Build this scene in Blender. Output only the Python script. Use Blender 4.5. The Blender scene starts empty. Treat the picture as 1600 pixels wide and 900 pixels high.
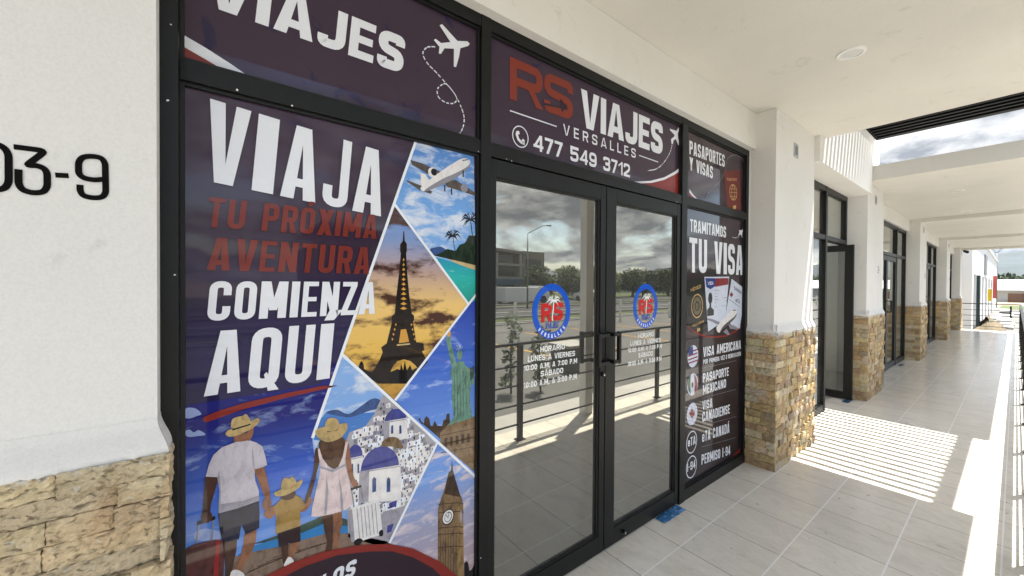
import bpy, bmesh, math, random
from mathutils import Vector, Matrix
from mathutils.geometry import tessellate_polygon
R_ = math.radians
scene = bpy.context.scene
col = scene.collection
# ---------------- camera ----------------
cd = bpy.data.cameras.new('camera'); cam = bpy.data.objects.new('camera', cd); col.objects.link(cam)
cd.sensor_width = 36; cd.lens = 36*602.6/1600; cd.clip_start = .05; cd.clip_end = 12000
YAW, PIT, ROL = R_(52.58), R_(.567), R_(.349)
F = Vector((-math.sin(YAW)*math.cos(PIT), math.cos(YAW)*math.cos(PIT), -math.sin(PIT)))
Rt = Vector((math.cos(YAW), math.sin(YAW), 0)); Up = Rt.cross(F)
R2 = Rt*math.cos(ROL)+Up*math.sin(ROL); U2 = -Rt*math.sin(ROL)+Up*math.cos(ROL)
cam.matrix_world = Matrix(((R2.x, U2.x, -F.x, 0), (R2.y, U2.y, -F.y, 0), (R2.z, U2.z, -F.z, 1.6), (0, 0, 0, 1)))
scene.camera = cam
# ---------------- sky, sun, exposure ----------------
SD = Vector((.13, .26, 1)).normalized()
EL = math.asin(SD.z); AZ = math.atan2(SD.x, SD.y)
w = bpy.data.worlds.new('World'); scene.world = w; w.use_nodes = True
nt = w.node_tree; nt.nodes.clear()
N_ = nt.nodes.new; L_ = nt.links.new
out = N_('ShaderNodeOutputWorld'); bg = N_('ShaderNodeBackground'); bg.inputs[1].default_value = .10
sky = N_('ShaderNodeTexSky'); sky.sky_type = 'NISHITA'; sky.sun_disc = False
sky.sun_elevation = EL; sky.sun_rotation = AZ; sky.air_density = 1.2; sky.dust_density = 1.5
tc = N_('ShaderNodeTexCoord'); sep = N_('ShaderNodeSeparateXYZ'); L_(tc.outputs['Generated'], sep.inputs[0])
def mth(op, a, b=None, c=None):
    n = N_('ShaderNodeMath'); n.operation = op
    for i, v in enumerate((a, b, c)):
        if v is None: continue
        if hasattr(v, 'links'): L_(v, n.inputs[i])
        else: n.inputs[i].default_value = v
    return n.outputs[0]
zz = mth('ADD', mth('MAXIMUM', sep.outputs[2], 0.0), .28)
cmb = N_('ShaderNodeCombineXYZ'); L_(mth('DIVIDE', sep.outputs[0], zz), cmb.inputs[0]); L_(mth('DIVIDE', sep.outputs[1], zz), cmb.inputs[1]); cmb.inputs[2].default_value = 3.7
n1 = N_('ShaderNodeTexNoise'); n1.inputs['Scale'].default_value = 1.7; n1.inputs['Detail'].default_value = 9; n1.inputs['Roughness'].default_value = .56; n1.inputs['Distortion'].default_value = .25
L_(cmb.outputs[0], n1.inputs['Vector'])
n2 = N_('ShaderNodeTexNoise'); n2.inputs['Scale'].default_value = 4.2; n2.inputs['Detail'].default_value = 7; n2.inputs['Roughness'].default_value = .6
L_(cmb.outputs[0], n2.inputs['Vector'])
cr = N_('ShaderNodeValToRGB'); cr.color_ramp.elements[0].position = .40; cr.color_ramp.elements[1].position = .50; L_(n1.outputs[0], cr.inputs[0])
cc = N_('ShaderNodeValToRGB'); cc.color_ramp.elements[0].position = .38; cc.color_ramp.elements[1].position = .66
cc.color_ramp.elements[0].color = (.24, .26, .29, 1); cc.color_ramp.elements[1].color = (1, 1, 1, 1)
L_(n2.outputs[0], cc.inputs[0])
sc = N_('ShaderNodeVectorMath'); sc.operation = 'SCALE'; sc.inputs['Scale'].default_value = 3.2; L_(cc.outputs[0], sc.inputs[0])
mx = N_('ShaderNodeMix'); mx.data_type = 'RGBA'; L_(cr.outputs[0], mx.inputs[0]); L_(sky.outputs[0], mx.inputs[6]); L_(sc.outputs[0], mx.inputs[7])
L_(mx.outputs[2], bg.inputs[0]); L_(bg.outputs[0], out.inputs[0])
sl = bpy.data.lights.new('sun', 'SUN'); sl.energy = 3.8; sl.angle = R_(.53); sl.color = (1, .955, .88)
so = bpy.data.objects.new('sun', sl); col.objects.link(so); so.rotation_euler = SD.to_track_quat('Z', 'Y').to_euler()
scene.view_settings.view_transform = 'Standard'; scene.view_settings.look = 'None'
scene.view_settings.exposure = 2.38; scene.view_settings.gamma = 1; scene.view_settings.use_curve_mapping = False
scene.render.engine = 'CYCLES'
cy = scene.cycles; cy.max_bounces = 10; cy.diffuse_bounces = 6; cy.glossy_bounces = 5; cy.transparent_max_bounces = 12

# ---------------- materials ----------------
MAT = {}
class NT:
    def __init__(s, name):
        m = bpy.data.materials.new(name); m.use_nodes = True; s.m = m; s.t = m.node_tree; s.b = s.t.nodes['Principled BSDF']
        s.co = s.t.nodes.new('ShaderNodeTexCoord').outputs['Object']; MAT[name] = m
    def n(s, ty, **k):
        x = s.t.nodes.new(ty)
        for a, v in k.items(): setattr(x, a, v)
        return x
    def l(s, a, b): s.t.links.new(a, b)
    def math(s, op, a, b=None, c=None):
        x = s.n('ShaderNodeMath', operation=op)
        for i, v in enumerate((a, b, c)):
            if v is None: continue
            if hasattr(v, 'links'): s.l(v, x.inputs[i])
            else: x.inputs[i].default_value = v
        return x.outputs[0]
    def noise(s, scale, detail=5, rough=.55, vec=None, stretch=None, dist=0):
        x = s.n('ShaderNodeTexNoise'); x.inputs['Scale'].default_value = scale; x.inputs['Detail'].default_value = detail
        x.inputs['Roughness'].default_value = rough; x.inputs['Distortion'].default_value = dist
        v = vec or s.co
        if stretch:
            mp = s.n('ShaderNodeMapping'); mp.inputs['Scale'].default_value = stretch; s.l(v, mp.inputs[0]); v = mp.outputs[0]
        s.l(v, x.inputs['Vector']); return x.outputs[0]
    def ramp(s, f, stops):
        r = s.n('ShaderNodeValToRGB'); e = r.color_ramp.elements
        while len(e) < len(stops): e.new(.5)
        for i, (p, c_) in enumerate(stops):
            e[i].position = p; e[i].color = (c_ if hasattr(c_, '__len__') else (c_,)*3)[:3]+(1,) if hasattr(c_, '__len__') else (c_, c_, c_, 1)
        s.l(f, r.inputs[0]); return r.outputs[0]
    def mix(s, f, a, b, mode='MIX'):
        x = s.n('ShaderNodeMix', data_type='RGBA', blend_type=mode)
        for i, v in ((0, f), (6, a), (7, b)):
            if hasattr(v, 'links'): s.l(v, x.inputs[i])
            elif i == 0: x.inputs[0].default_value = v
            else: x.inputs[i].default_value = tuple(v)+(1,)
        return x.outputs[2]
    def bump(s, h, st, d=.01):
        x = s.n('ShaderNodeBump'); x.inputs['Strength'].default_value = st; x.inputs['Distance'].default_value = d
        s.l(h, x.inputs['Height']); s.l(x.outputs[0], s.b.inputs['Normal']); return x
    def base(s, c_):
        if hasattr(c_, 'links'): s.l(c_, s.b.inputs['Base Color'])
        else: s.b.inputs['Base Color'].default_value = tuple(c_)+(1,)
    def set(s, **k):
        for a, v in k.items():
            i = s.b.inputs[a.replace('_', ' ')]
            if hasattr(v, 'links'): s.l(v, i)
            else: i.default_value = v
def simple(name, c_, rough=.6, var=.12, scale=8, bump=0, bscale=60, metal=0, spec=.5, coat=0, stretch=None):
    t = NT(name); f = t.ramp(t.noise(scale, 6, .6, stretch=stretch), [(.3, 1-var), (.7, 1+0*var)])
    t.base(t.mix(1.0, c_, f, 'MULTIPLY')); t.set(Roughness=rough, Metallic=metal)
    t.b.inputs['Specular IOR Level'].default_value = spec; t.b.inputs['Coat Weight'].default_value = coat; t.b.inputs['Coat Roughness'].default_value = .03
    if bump: t.bump(t.noise(bscale, 5, .6), bump, .004)
    return t
# white rendered plaster: trowel waviness, grain, faint grey smudges
def plaster(name, c_, grain=.5):
    t = NT(name)
    a = t.ramp(t.noise(1.1, 6, .62), [(.3, .93), (.65, 1.0)])
    sm = t.ramp(t.noise(5.5, 7, .7, dist=.6), [(.60, 1.0), (.70, .86), (.78, .93)])
    g = t.ramp(t.noise(160, 3, .6), [(.3, .93), (.6, 1.0)])
    t.base(t.mix(1.0, t.mix(1.0, t.mix(1.0, c_, a, 'MULTIPLY'), sm, 'MULTIPLY'), g, 'MULTIPLY'))
    t.set(Roughness=.85); t.b.inputs['Specular IOR Level'].default_value = .25
    h = t.math('ADD', t.math('MULTIPLY', t.noise(170, 3, .6), .5), t.math('MULTIPLY', t.noise(9, 4, .5), 1.2))
    t.bump(h, grain, .004)
plaster('plaster_white', (.73, .725, .71), .5)
plaster('plaster_ceiling', (.71, .69, .635), .8)
plaster('plaster_smooth', (.74, .73, .705), .07)
plaster('plaster_cream', (.76, .75, .715), .5)
plaster('plaster_far', (.82, .82, .81), .3)
# split travertine
t = NT('split_stone'); at = t.n('ShaderNodeAttribute', attribute_name='tint'); v = at.outputs['Color']
n_a = t.noise(14, 8, .7, dist=.8); n_b = t.noise(5, 5, .6, dist=1.0); n_p = t.noise(46, 6, .68, stretch=(1, 1, 1.9), dist=.7)
cA = t.mix(1.0, v, t.ramp(n_a, [(.28, (.74, .67, .57)), (.45, (.95, .93, .89)), (.62, (1.08, 1.05, 1.0))]), 'MULTIPLY')
cB = t.mix(t.ramp(n_b, [(.56, 0.0), (.68, .38)]), cA, (.50, .30, .14))
cC = t.mix(t.ramp(n_p, [(.33, .85), (.41, 0.0)]), cB, (.26, .19, .12))
sz = t.n('ShaderNodeSeparateXYZ'); t.l(t.co, sz.inputs[0]); mz = t.n('ShaderNodeMapRange'); mz.inputs[1].default_value = 1.135; mz.inputs[2].default_value = 1.205; t.l(sz.outputs[2], mz.inputs[0])
cC = t.mix(t.math('MULTIPLY', t.ramp(t.math('ADD', t.noise(45, 6, .7, dist=1.2), t.math('MULTIPLY', mz.outputs[0], .35)), [(.62, 0.0), (.70, 1.0)]), .85), cC, (.72, .70, .66))
cC = t.mix(1.0, cC, t.ramp(t.noise(60, 7, .75), [(.32, .72), (.58, 1.0)]), 'MULTIPLY'); t.base(cC); t.set(Roughness=.82); t.b.inputs['Specular IOR Level'].default_value = .3
t.bump(t.math('ADD', t.math('MULTIPLY', t.noise(34, 8, .75, dist=.6), 1.2), t.ramp(n_p, [(.30, 0.0), (.45, .8)])), .9, .010)
simple('mortar', (.14, .11, .08), .9, .3, 30, .5)
# floor tiles .40 m, light grout along the arcade, thin joints across
t = NT('floor_tile'); geo = t.n('ShaderNodeNewGeometry'); sp = t.n('ShaderNodeSeparateXYZ'); t.l(geo.outputs['Position'], sp.inputs[0])
X_, Y_ = sp.outputs[0], sp.outputs[1]
ux = t.math('DIVIDE', t.math('ADD', X_, 1.2217+8), .3995); uy = t.math('DIVIDE', t.math('ADD', Y_, -2.652+40), .4)
fx = t.math('FRACT', ux); fy = t.math('FRACT', uy)
def near(f, wd): return t.math('LESS_THAN', t.math('MINIMUM', f, t.math('SUBTRACT', 1.0, f)), wd)
gx = near(fx, .0095); gy = near(fy, .0055)
cell = t.n('ShaderNodeCombineXYZ'); t.l(t.math('FLOOR', ux), cell.inputs[0]); t.l(t.math('FLOOR', uy), cell.inputs[1])
wn = t.n('ShaderNodeTexWhiteNoise', noise_dimensions='2D'); t.l(cell.outputs[0], wn.inputs['Vector'])
off = t.n('ShaderNodeVectorMath', operation='MULTIPLY_ADD'); t.l(wn.outputs['Color'], off.inputs[0]); off.inputs[1].default_value = (9, 9, 9); t.l(geo.outputs['Position'], off.inputs[2])
vein = t.noise(2.2, 9, .66, vec=off.outputs[0], stretch=(1, 2.0, 1), dist=1.3)
fine = t.noise(26, 6, .7, vec=off.outputs[0], stretch=(1, 2.5, 1))
c0 = t.ramp(vein, [(.30, (.62, .57, .485)), (.47, (.69, .64, .55)), (.56, (.73, .68, .585)), (.72, (.65, .60, .51))])
c0 = t.mix(1.0, c0, t.ramp(fine, [(.3, .90), (.6, 1.0)]), 'MULTIPLY')
c0 = t.mix(1.0, c0, t.ramp(wn.outputs['Value'], [(0, .93), (1, 1.0)]), 'MULTIPLY')
dirt = t.ramp(t.noise(3.4, 8, .72, vec=geo.outputs['Position'], dist=1.5), [(.60, 0.0), (.70, .32), (.74, .1)])
scf = t.ramp(t.noise(9, 5, .6, vec=geo.outputs['Position'], stretch=(.5, 3.5, 1), dist=.6), [(.655, 0.0), (.70, .42)])
spk = t.ramp(t.noise(17, 2, .5, vec=geo.outputs['Position']), [(.735, 0.0), (.755, .7)])
c0 = t.mix(dirt, c0, (.27, .25, .21)); c0 = t.mix(scf, c0, (.15, .14, .13)); c0 = t.mix(spk, c0, (.12, .11, .10))
c0 = t.mix(gy, c0, (.20, .185, .16)); c0 = t.mix(gx, c0, (.80, .78, .73)); t.base(c0)
t.l(t.ramp(t.noise(6, 5, .6, vec=geo.outputs['Position']), [(.3, .13), (.7, .26)]), t.b.inputs['Roughness'])
t.b.inputs['Specular IOR Level'].default_value = .5
g = t.math('SUBTRACT', 1.0, t.math('MAXIMUM', gx, gy)); t.bump(t.math('ADD', g, t.math('MULTIPLY', fine, .004)), .12, .001)
# metals
t = simple('black_aluminium', (.0045, .0052, .0050), .45, .25, 22, .10, 240, spec=.30)
t2 = simple('door_aluminium', (.0062, .007, .0068), .46, .15, 30, .08, 240, spec=.30)
simple('rubber_black', (.004, .004, .004), .55, .1)
simple('black_paint', (.004, .004, .0045), .4, .2, 20, spec=.35)
t = simple('matt_black', (.006, .006, .006), .9, .3, 60, .3, 150, spec=.1)
simple('pergola_paint', (.002, .002, .002), .8, .1, spec=.08)
simple('chrome', (.75, .75, .74), .15, .05, metal=1)
simple('grey_plastic', (.42, .43, .43), .45, .1)
simple('lamp_glass', (.72, .74, .72), .25, .04, spec=.6)
simple('white_trim', (.8, .8, .78), .5, .05)
simple('blue_film', (.035, .16, .36), .25, .35, 40, .9, 60, coat=.4)
simple('blue_film_dark', (.02, .05, .11), .35, .3, 40, .6, 60)
# mirror-like solar glass: a grey tint one can look through, strongly reflecting
def glass(name, refl, gl, tint, dust_veil=.0):
    t = NT(name); tr = t.n('ShaderNodeBsdfTransparent'); tr.inputs[0].default_value = tint+(1,)
    gs = t.n('ShaderNodeBsdfGlossy'); gs.inputs['Color'].default_value = gl+(1,); gs.inputs['Roughness'].default_value = .0
    bp = t.n('ShaderNodeBump'); bp.inputs['Strength'].default_value = .02; bp.inputs['Distance'].default_value = .02; t.l(t.noise(1.5, 1, .4), bp.inputs['Height']); t.l(bp.outputs[0], gs.inputs['Normal'])
    lw = t.n('ShaderNodeLayerWeight'); lw.inputs[0].default_value = .5
    fac = t.math('MULTIPLY_ADD', t.math('POWER', lw.outputs['Facing'], 3.0), 1-refl, refl)
    mx = t.n('ShaderNodeMixShader'); t.l(fac, mx.inputs[0]); t.l(tr.outputs[0], mx.inputs[1]); t.l(gs.outputs[0], mx.inputs[2])
    df = t.n('ShaderNodeBsdfDiffuse'); df.inputs['Color'].default_value = (.55, .54, .50, 1); m2 = t.n('ShaderNodeMixShader')  # dust film, also a grey haze put in to soften the reflection's contrast
    t.l(t.math('MULTIPLY', t.ramp(t.noise(5, 6, .6), [(.3, .7), (.7, 1.2)]), dust_veil), m2.inputs[0]); t.l(mx.outputs[0], m2.inputs[1]); t.l(df.outputs[0], m2.inputs[2])
    t.l(m2.outputs[0], t.t.nodes['Material Output'].inputs['Surface'])
glass('solar_glass', .58, (.49, .485, .445), (.34, .35, .33), .085)
glass('shop_glass', .26, (.80, .81, .78), (.72, .74, .72), .03)
glass('clear_glass', .16, (.9, .95, .92), (.80, .84, .80))
# printed vinyl
def vinyl(name, c_, var=.06, shade=0):
    t = NT(name)
    g = t.ramp(t.noise(420, 2, .5), [(.35, 1-var*1.6), (.62, 1.0)])
    f = t.ramp(t.noise(3, 4, .5), [(.3, 1-var), (.7, 1.0)])
    c = t.mix(1.0, t.mix(1.0, c_, g, 'MULTIPLY'), f, 'MULTIPLY')
    if shade: c = t.mix(1.0, c, t.ramp(t.noise(26, 7, .68, stretch=(1, 1.5, .8), dist=.6), [(.34, 1-shade*1.2), (.5, 1.0), (.68, 1+shade*.6)]), 'MULTIPLY')
    t.base(c); t.set(Roughness=.55); t.b.inputs['Specular IOR Level'].default_value = .12
    t.b.inputs['Coat Weight'].default_value = .42; t.b.inputs['Coat Roughness'].default_value = .03; t.b.inputs['Coat IOR'].default_value = 1.5
    return t
def lin(h):
    r = [int(h[i:i+2], 16)/255 for i in (0, 2, 4)]; return tuple((c/12.92 if c <= .04045 else ((c+.055)/1.055)**2.4) for c in r)
PR = dict(print_letter='b4b6bc', print_paper='b8bcc6', print_white='b2b0b0', print_shirt='a8a2ac', print_shade='87848e', print_dress='b9a9aa', print_grey='77767e', print_brown_grey='4a423e',
 print_ink='141216', print_tower='211814', print_charcoal='24242a', print_brown='3a2c22', print_tan='6b563e', print_gold='b5863a', print_gold_brown='7d643f', print_sand='a8946a', print_shell='8f8c92',
 print_slate='2f4674', print_slate_green='33453f', print_jungle='1b2a1d', print_verdigris='587a6c', print_dome='363a78', print_rim='7c2620', print_red='8c1f22', print_red_letter='6f2a23', print_rs='7a3022', print_maroon='4a2626', print_maroon_dark='2a1a1e',
 print_navy='1e2038', print_skin='7a523c', print_skin_dark='3e2820', print_hair='4a3325', print_straw='a08a5e', print_mustard='846936', print_plum='2c1d28', print_passport='5e1d19', print_gilt='ab8a5a', print_gilt_dark='5a503a',
 print_green_black='1d1e1a', print_card='b0b6c4', print_card_blue='26346e', print_card_red='7a2126', print_flag_green='23503a', decal_blue='0f55c8', decal_red='c81e22', decal_white='f2f4f2', print_cloud='7f8fb8', print_pier='6d5c50')
SH = dict(print_skin=.35, print_skin_dark=.35, print_shirt=.18, print_dress=.22, print_straw=.35, print_mustard=.3, print_navy=.4, print_tan=.5, print_brown=.4, print_verdigris=.45, print_tower=.5, print_slate=.4, print_jungle=.6, print_pier=.4, print_maroon=.4, print_dome=.35, print_shade=.25, print_white=.12, print_gold_brown=.5, print_hair=.5, print_sand=.3, print_brown_grey=.35, print_card=.1, print_green_black=.3, print_gilt=.3, print_passport=.2, print_slate_green=.4)
for k, h in PR.items():
    q = 1.0 if k in ('print_plum', 'print_ink', 'print_tower', 'print_charcoal', 'print_green_black', 'decal_blue', 'decal_red', 'print_maroon_dark', 'print_navy') else (1.12 if 'red' in k or k in ('print_rs', 'print_rim') else (1.65 if k in ('print_letter', 'print_white', 'print_paper') else 1.35))
    if k == 'decal_white': q = 1.0
    vinyl(k, tuple(min(.9, c*q) for c in lin(h)), .05, SH.get(k, 0))
def grad(name, z0, z1, stops, cl=None, cs=6, st=(1, 1, 2.2), lo=.5, hi=.66, dist=.5, y0=None, y1=None):
    t = vinyl(name, (1, 1, 1)); 
    sp = t.n('ShaderNodeSeparateXYZ'); t.l(t.co, sp.inputs[0]); mr = t.n('ShaderNodeMapRange')
    mr.inputs[1].default_value = z0; mr.inputs[2].default_value = z1; t.l(sp.outputs[2], mr.inputs[0])
    fz = mr.outputs[0]
    c = t.ramp(fz, [(p, lin(h)) for p, h in stops]); t.b.inputs['Coat Weight'].default_value = .42 if not name.startswith('plum') else .62
    if cl:
        f = t.ramp(t.noise(cs, 8, .62, stretch=st, dist=dist), [(lo, 0.0), (hi, 1.0)]); c = t.mix(f, c, lin(cl))
    t.base(t.mix(1.0, c, t.ramp(t.noise(420, 2, .5), [(.35, .92), (.62, 1.0)]), 'MULTIPLY'))
grad('plum_field', .9, 2.0, [(0, '171250'), (.45, '221a48'), (.75, '322337'), (1, '3b2a3c')], '1c1238', 2.2, lo=.55, hi=.72)
grad('plum_top', 0, 3, [(0, '332438'), (1, '38273a')], '21183c', 6, (1, 1, 1), lo=.60, hi=.66, dist=1.2)
grad('plum_dark', .1, 2.3, [(0, '21171f'), (.5, '281c24'), (1, '36262f')], '140e14', 3, lo=.5, hi=.7)
grad('sky_day', .8, 2.2, [(0, '6f9ad8'), (.55, '8db4e6'), (.8, '6c9fdc'), (1, '4f80c4')], 'd0d8e6', 9, lo=.46, hi=.64)
grad('sky_sunset', 1.15, 1.95, [(0, 'b5893c'), (.25, 'e0b558'), (.45, 'e6c078'), (.62, 'b59a90'), (.78, '7f96c4'), (1, '4878c0')], '4a2c22', 5.0, (1, 1, 2.8), lo=.48, hi=.60, dist=.1)
grad('sky_dusk', .9, 1.6, [(0, '6f9ae0'), (.5, '3f66c4'), (1, '22309a')], 'a8c0ea', 8, lo=.56, hi=.7)
grad('sky_pale', .3, 1.0, [(0, 'b0989a'), (.4, '9a9cb8'), (.7, '6c98dc'), (1, '3c62b8')], 'd0c4c8', 8, (1, 1, 3.0), lo=.50, hi=.64)
grad('family_sky', .35, 1.15, [(0, '9cbce6'), (.45, '6c9ade'), (.75, '3a60c0'), (1, '1a1c70')], 'a4bce4', 6, (1, 1, 2.5), lo=.56, hi=.78)
grad('sea_teal', 1.5, 1.75, [(0, '2a9080'), (.5, '2fb0a8'), (1, '2a7cb4')], '9cd8cc', 20, (1, 1, 5), lo=.6, hi=.8)
grad('sea_blue', .4, 1.1, [(0, '2f9cb4'), (.4, '2d78b4'), (1, '4878c0')], '84b0d8', 25, (1, 1, 6), lo=.6, hi=.8)
# outdoors
simple('concrete_pale', (.42, .41, .38), .85, .3, .9, .3, 30)
simple('concrete_grey', (.13, .127, .12), .9, .35, .7, .4, 20)
simple('asphalt', (.055, .055, .056), .9, .3, 2, .4, 60)
simple('dry_earth', (.28, .23, .16), .95, .4, .8, .6, 8)
simple('grass_ground', (.075, .10, .030), .95, .5, 2, .8, 40)
simple('road_paint', (.75, .74, .7), .7, .2, 8)
simple('yellow_paint', (.6, .33, .04), .7, .2, 8)
simple('brick_red', (.20, .12, .09), .9, .4, 5, .5, 20)
simple('metal_sheet', (.62, .64, .66), .45, .15, 2, metal=.3)
simple('tan_wall', (.30, .27, .22), .85, .2, 1.5)
simple('dark_window', (.02, .022, .025), .15, .2, 1, spec=.8)
simple('sign_blue', (.06, .14, .24), .5, .2, 3)
simple('white_paint', (.78, .78, .77), .5, .1, 4)
simple('galvanised', (.22, .23, .235), .45, .15, 6, metal=.7)
simple('banner_yellow', (.80, .52, .03), .6, .1, 6)
simple('banner_red', (.62, .10, .07), .6, .1, 6)
simple('board_white', (.74, .73, .70), .7, .25, 3)
simple('soil_pile', (.15, .12, .075), .95, .45, 9, .8, 24)
simple('bark', (.09, .065, .045), .9, .35, 14, .8, 30)
simple('leaf_dark', (.050, .080, .028), .85, .45, 1.5)
simple('leaf_light', (.075, .105, .036), .85, .4, 1.5)
simple('hill_forest', (.030, .045, .045), .95, .45, .004)
simple('leaf_far', (.03, .05, .02), .95, .4, .3)
simple('car_white', (.75, .76, .77), .25, .04, coat=1)
simple('tyre', (.02, .02, .02), .8, .2)
simple('red_sign', (.5, .03, .03), .5, .1)
simple('interior_wall', (.62, .60, .55), .8, .06, 2)
simple('interior_floor', (.36, .34, .31), .4, .15, 3)
simple('teal_frame', (.015, .04, .042), .4, .1)

# ---------------- mesh helpers ----------------
class MB:
    def __init__(s): s.v = []; s.f = []; s.c = []
    def quad(s, a, b, c, d): i = len(s.v); s.v += [a, b, c, d]; s.f.append((i, i+1, i+2, i+3)); return s
    def box(s, x0, x1, y0, y1, z0, z1, bev=0):
        if bev and min(x1-x0, y1-y0, z1-z0) > 2.2*bev:
            b = bev; i = len(s.v)
            bm = bmesh.new(); bmesh.ops.create_cube(bm, size=1)
            for v in bm.verts: v.co = Vector(((x0+x1)/2+v.co.x*(x1-x0), (y0+y1)/2+v.co.y*(y1-y0), (z0+z1)/2+v.co.z*(z1-z0)))
            bmesh.ops.bevel(bm, geom=bm.edges[:], offset=b, segments=2, profile=.5, affect='EDGES')
            bm.verts.index_update()
            s.v += [tuple(v.co) for v in bm.verts]; s.f += [tuple(i+v.index for v in f.verts) for f in bm.faces]; bm.free(); return s
        i = len(s.v); s.v += [(x0, y0, z0), (x1, y0, z0), (x1, y1, z0), (x0, y1, z0), (x0, y0, z1), (x1, y0, z1), (x1, y1, z1), (x0, y1, z1)]
        s.f += [tuple(i+k for k in q) for q in ((3, 2, 1, 0), (4, 5, 6, 7), (0, 1, 5, 4), (1, 2, 6, 5), (2, 3, 7, 6), (3, 0, 4, 7))]; return s
    def tube(s, pts, r, seg=8, closed=False, caps=True):
        pts = [Vector(p) for p in pts]; n = len(pts); rs = r if hasattr(r, '__len__') else [r]*n; i0 = len(s.v); prev = None
        for k, p in enumerate(pts):
            a = pts[k-1] if k else (pts[-1] if closed else p); b = pts[k+1] if k < n-1 else (pts[0] if closed else p)
            d = (b-a).normalized()
            u = prev - d*prev.dot(d) if prev else d.cross(Vector((0, 0, 1)) if abs(d.z) < .9 else Vector((1, 0, 0)))
            u.normalize(); prev = u; v = d.cross(u)
            for q in range(seg):
                an = 2*math.pi*q/seg; s.v.append(tuple(p+u*math.cos(an)*rs[k]+v*math.sin(an)*rs[k]))
        for k in range(n if closed else n-1):
            for q in range(seg):
                a = i0+k*seg+q; b = i0+k*seg+(q+1) % seg; k2 = (k+1) % n
                s.f.append((a, b, i0+k2*seg+(q+1) % seg, i0+k2*seg+q))
        if caps and not closed: s.f.append(tuple(i0+q for q in range(seg-1, -1, -1))); s.f.append(tuple(i0+(n-1)*seg+q for q in range(seg)))
        return s
    def build(s, name, mat, parent=None, smooth=False, loc=None):
        me = bpy.data.meshes.new(name); me.from_pydata([tuple(v) for v in s.v], [], s.f); me.update()
        if s.c:
            at = me.color_attributes.new('tint', 'FLOAT_COLOR', 'CORNER')
            k = 0
            for p, c_ in zip(me.polygons, s.c):
                for li in p.loop_indices: at.data[li].color = (*c_, 1)
        o = bpy.data.objects.new(name, me); col.objects.link(o)
        if isinstance(mat, (list, tuple)):
            for m in mat: me.materials.append(MAT[m])
        else: me.materials.append(MAT[mat])
        if smooth:
            for p in me.polygons: p.use_smooth = True
        if parent: o.parent = parent; o.matrix_parent_inverse = parent.matrix_world.inverted()
        return o
def tag(o, label=None, cat=None, group=None, kind=None):
    for k, v in (('label', label), ('category', cat), ('group', group), ('kind', kind)):
        if v: o[k] = v
    return o
def thing(name, label, cat, loc=(0, 0, 0), group=None):
    o = bpy.data.objects.new(name, None); col.objects.link(o); o.location = loc; o.matrix_world = Matrix.Translation(loc); o.empty_display_size = .1
    return tag(o, label, cat, group)
def structure(name, mb, mat): return tag(mb.build(name, mat), kind='structure')
def copy_tree(o, parent=None):
    c = o.copy(); col.objects.link(c); c.parent = parent
    if parent: c.matrix_parent_inverse = o.matrix_parent_inverse.copy()
    for ch in list(o.children): copy_tree(ch, c)
    return c
# ---------------- flat lettering and printed shapes on the glass plane (x = G) ----------------
G = -1.50
def rpath(pts, r, closed=False):
    n = len(pts); out = []
    for i in range(n):
        if not closed and i in (0, n-1): out.append(pts[i]); continue
        p = Vector(pts[i]); a = Vector(pts[i-1]); b = Vector(pts[(i+1) % n]); da = (a-p); db = (b-p)
        rr = min(r[i] if hasattr(r, '__len__') else r, da.length*.5, db.length*.5)
        if rr < 1e-4: out.append(pts[i]); continue
        da.normalize(); db.normalize(); s = p+da*rr; e = p+db*rr
        for k in range(6):
            t = k/5; q = s*(1-t)**2+p*2*t*(1-t)+e*t*t; out.append((q.x, q.y))
    return out
def ribbon(pts, w, closed=False):
    P = [Vector(p) for p in pts]; Q = [P[0]]
    for p in P[1:]:
        if (p-Q[-1]).length > 1e-5: Q.append(p)
    if closed and (Q[0]-Q[-1]).length < 1e-5: Q.pop()
    n = len(Q); L = []; Rr = []
    for i in range(n):
        a = Q[i-1] if (i or closed) else None; b = Q[(i+1) % n] if (i < n-1 or closed) else None
        d1 = (Q[i]-a).normalized() if a is not None else None; d2 = (b-Q[i]).normalized() if b is not None else None
        if d1 is None: d1 = d2
        if d2 is None: d2 = d1
        n1 = Vector((-d1.y, d1.x)); n2 = Vector((-d2.y, d2.x)); m = (n1+n2)
        m = m.normalized() if m.length > 1e-6 else n1
        k = min(1/max(m.dot(n1), .35), 2.2); L.append(Q[i]+m*w/2*k); Rr.append(Q[i]-m*w/2*k)
    quads = []
    for i in range(n if closed else n-1):
        j = (i+1) % n; quads.append([Rr[i], Rr[j], L[j], L[i]])
    return quads
NATW = dict(I=0, M=1.38, A=1.12, V=1.1, X=1.1, Y=1.05, Q=1.05, O=1.0, E=.86, L=.82, J=.88, T=.92, Z=.92, N=1.06)
NATW.update({' ': .6, '.': 0, ':': 0, '-': .62, '1': .62, 'e': .92, '7': .92, '4': 1.05})
BASE = {'Á': 'A', 'É': 'E', 'Í': 'I', 'Ó': 'O', 'Ú': 'U'}
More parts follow.
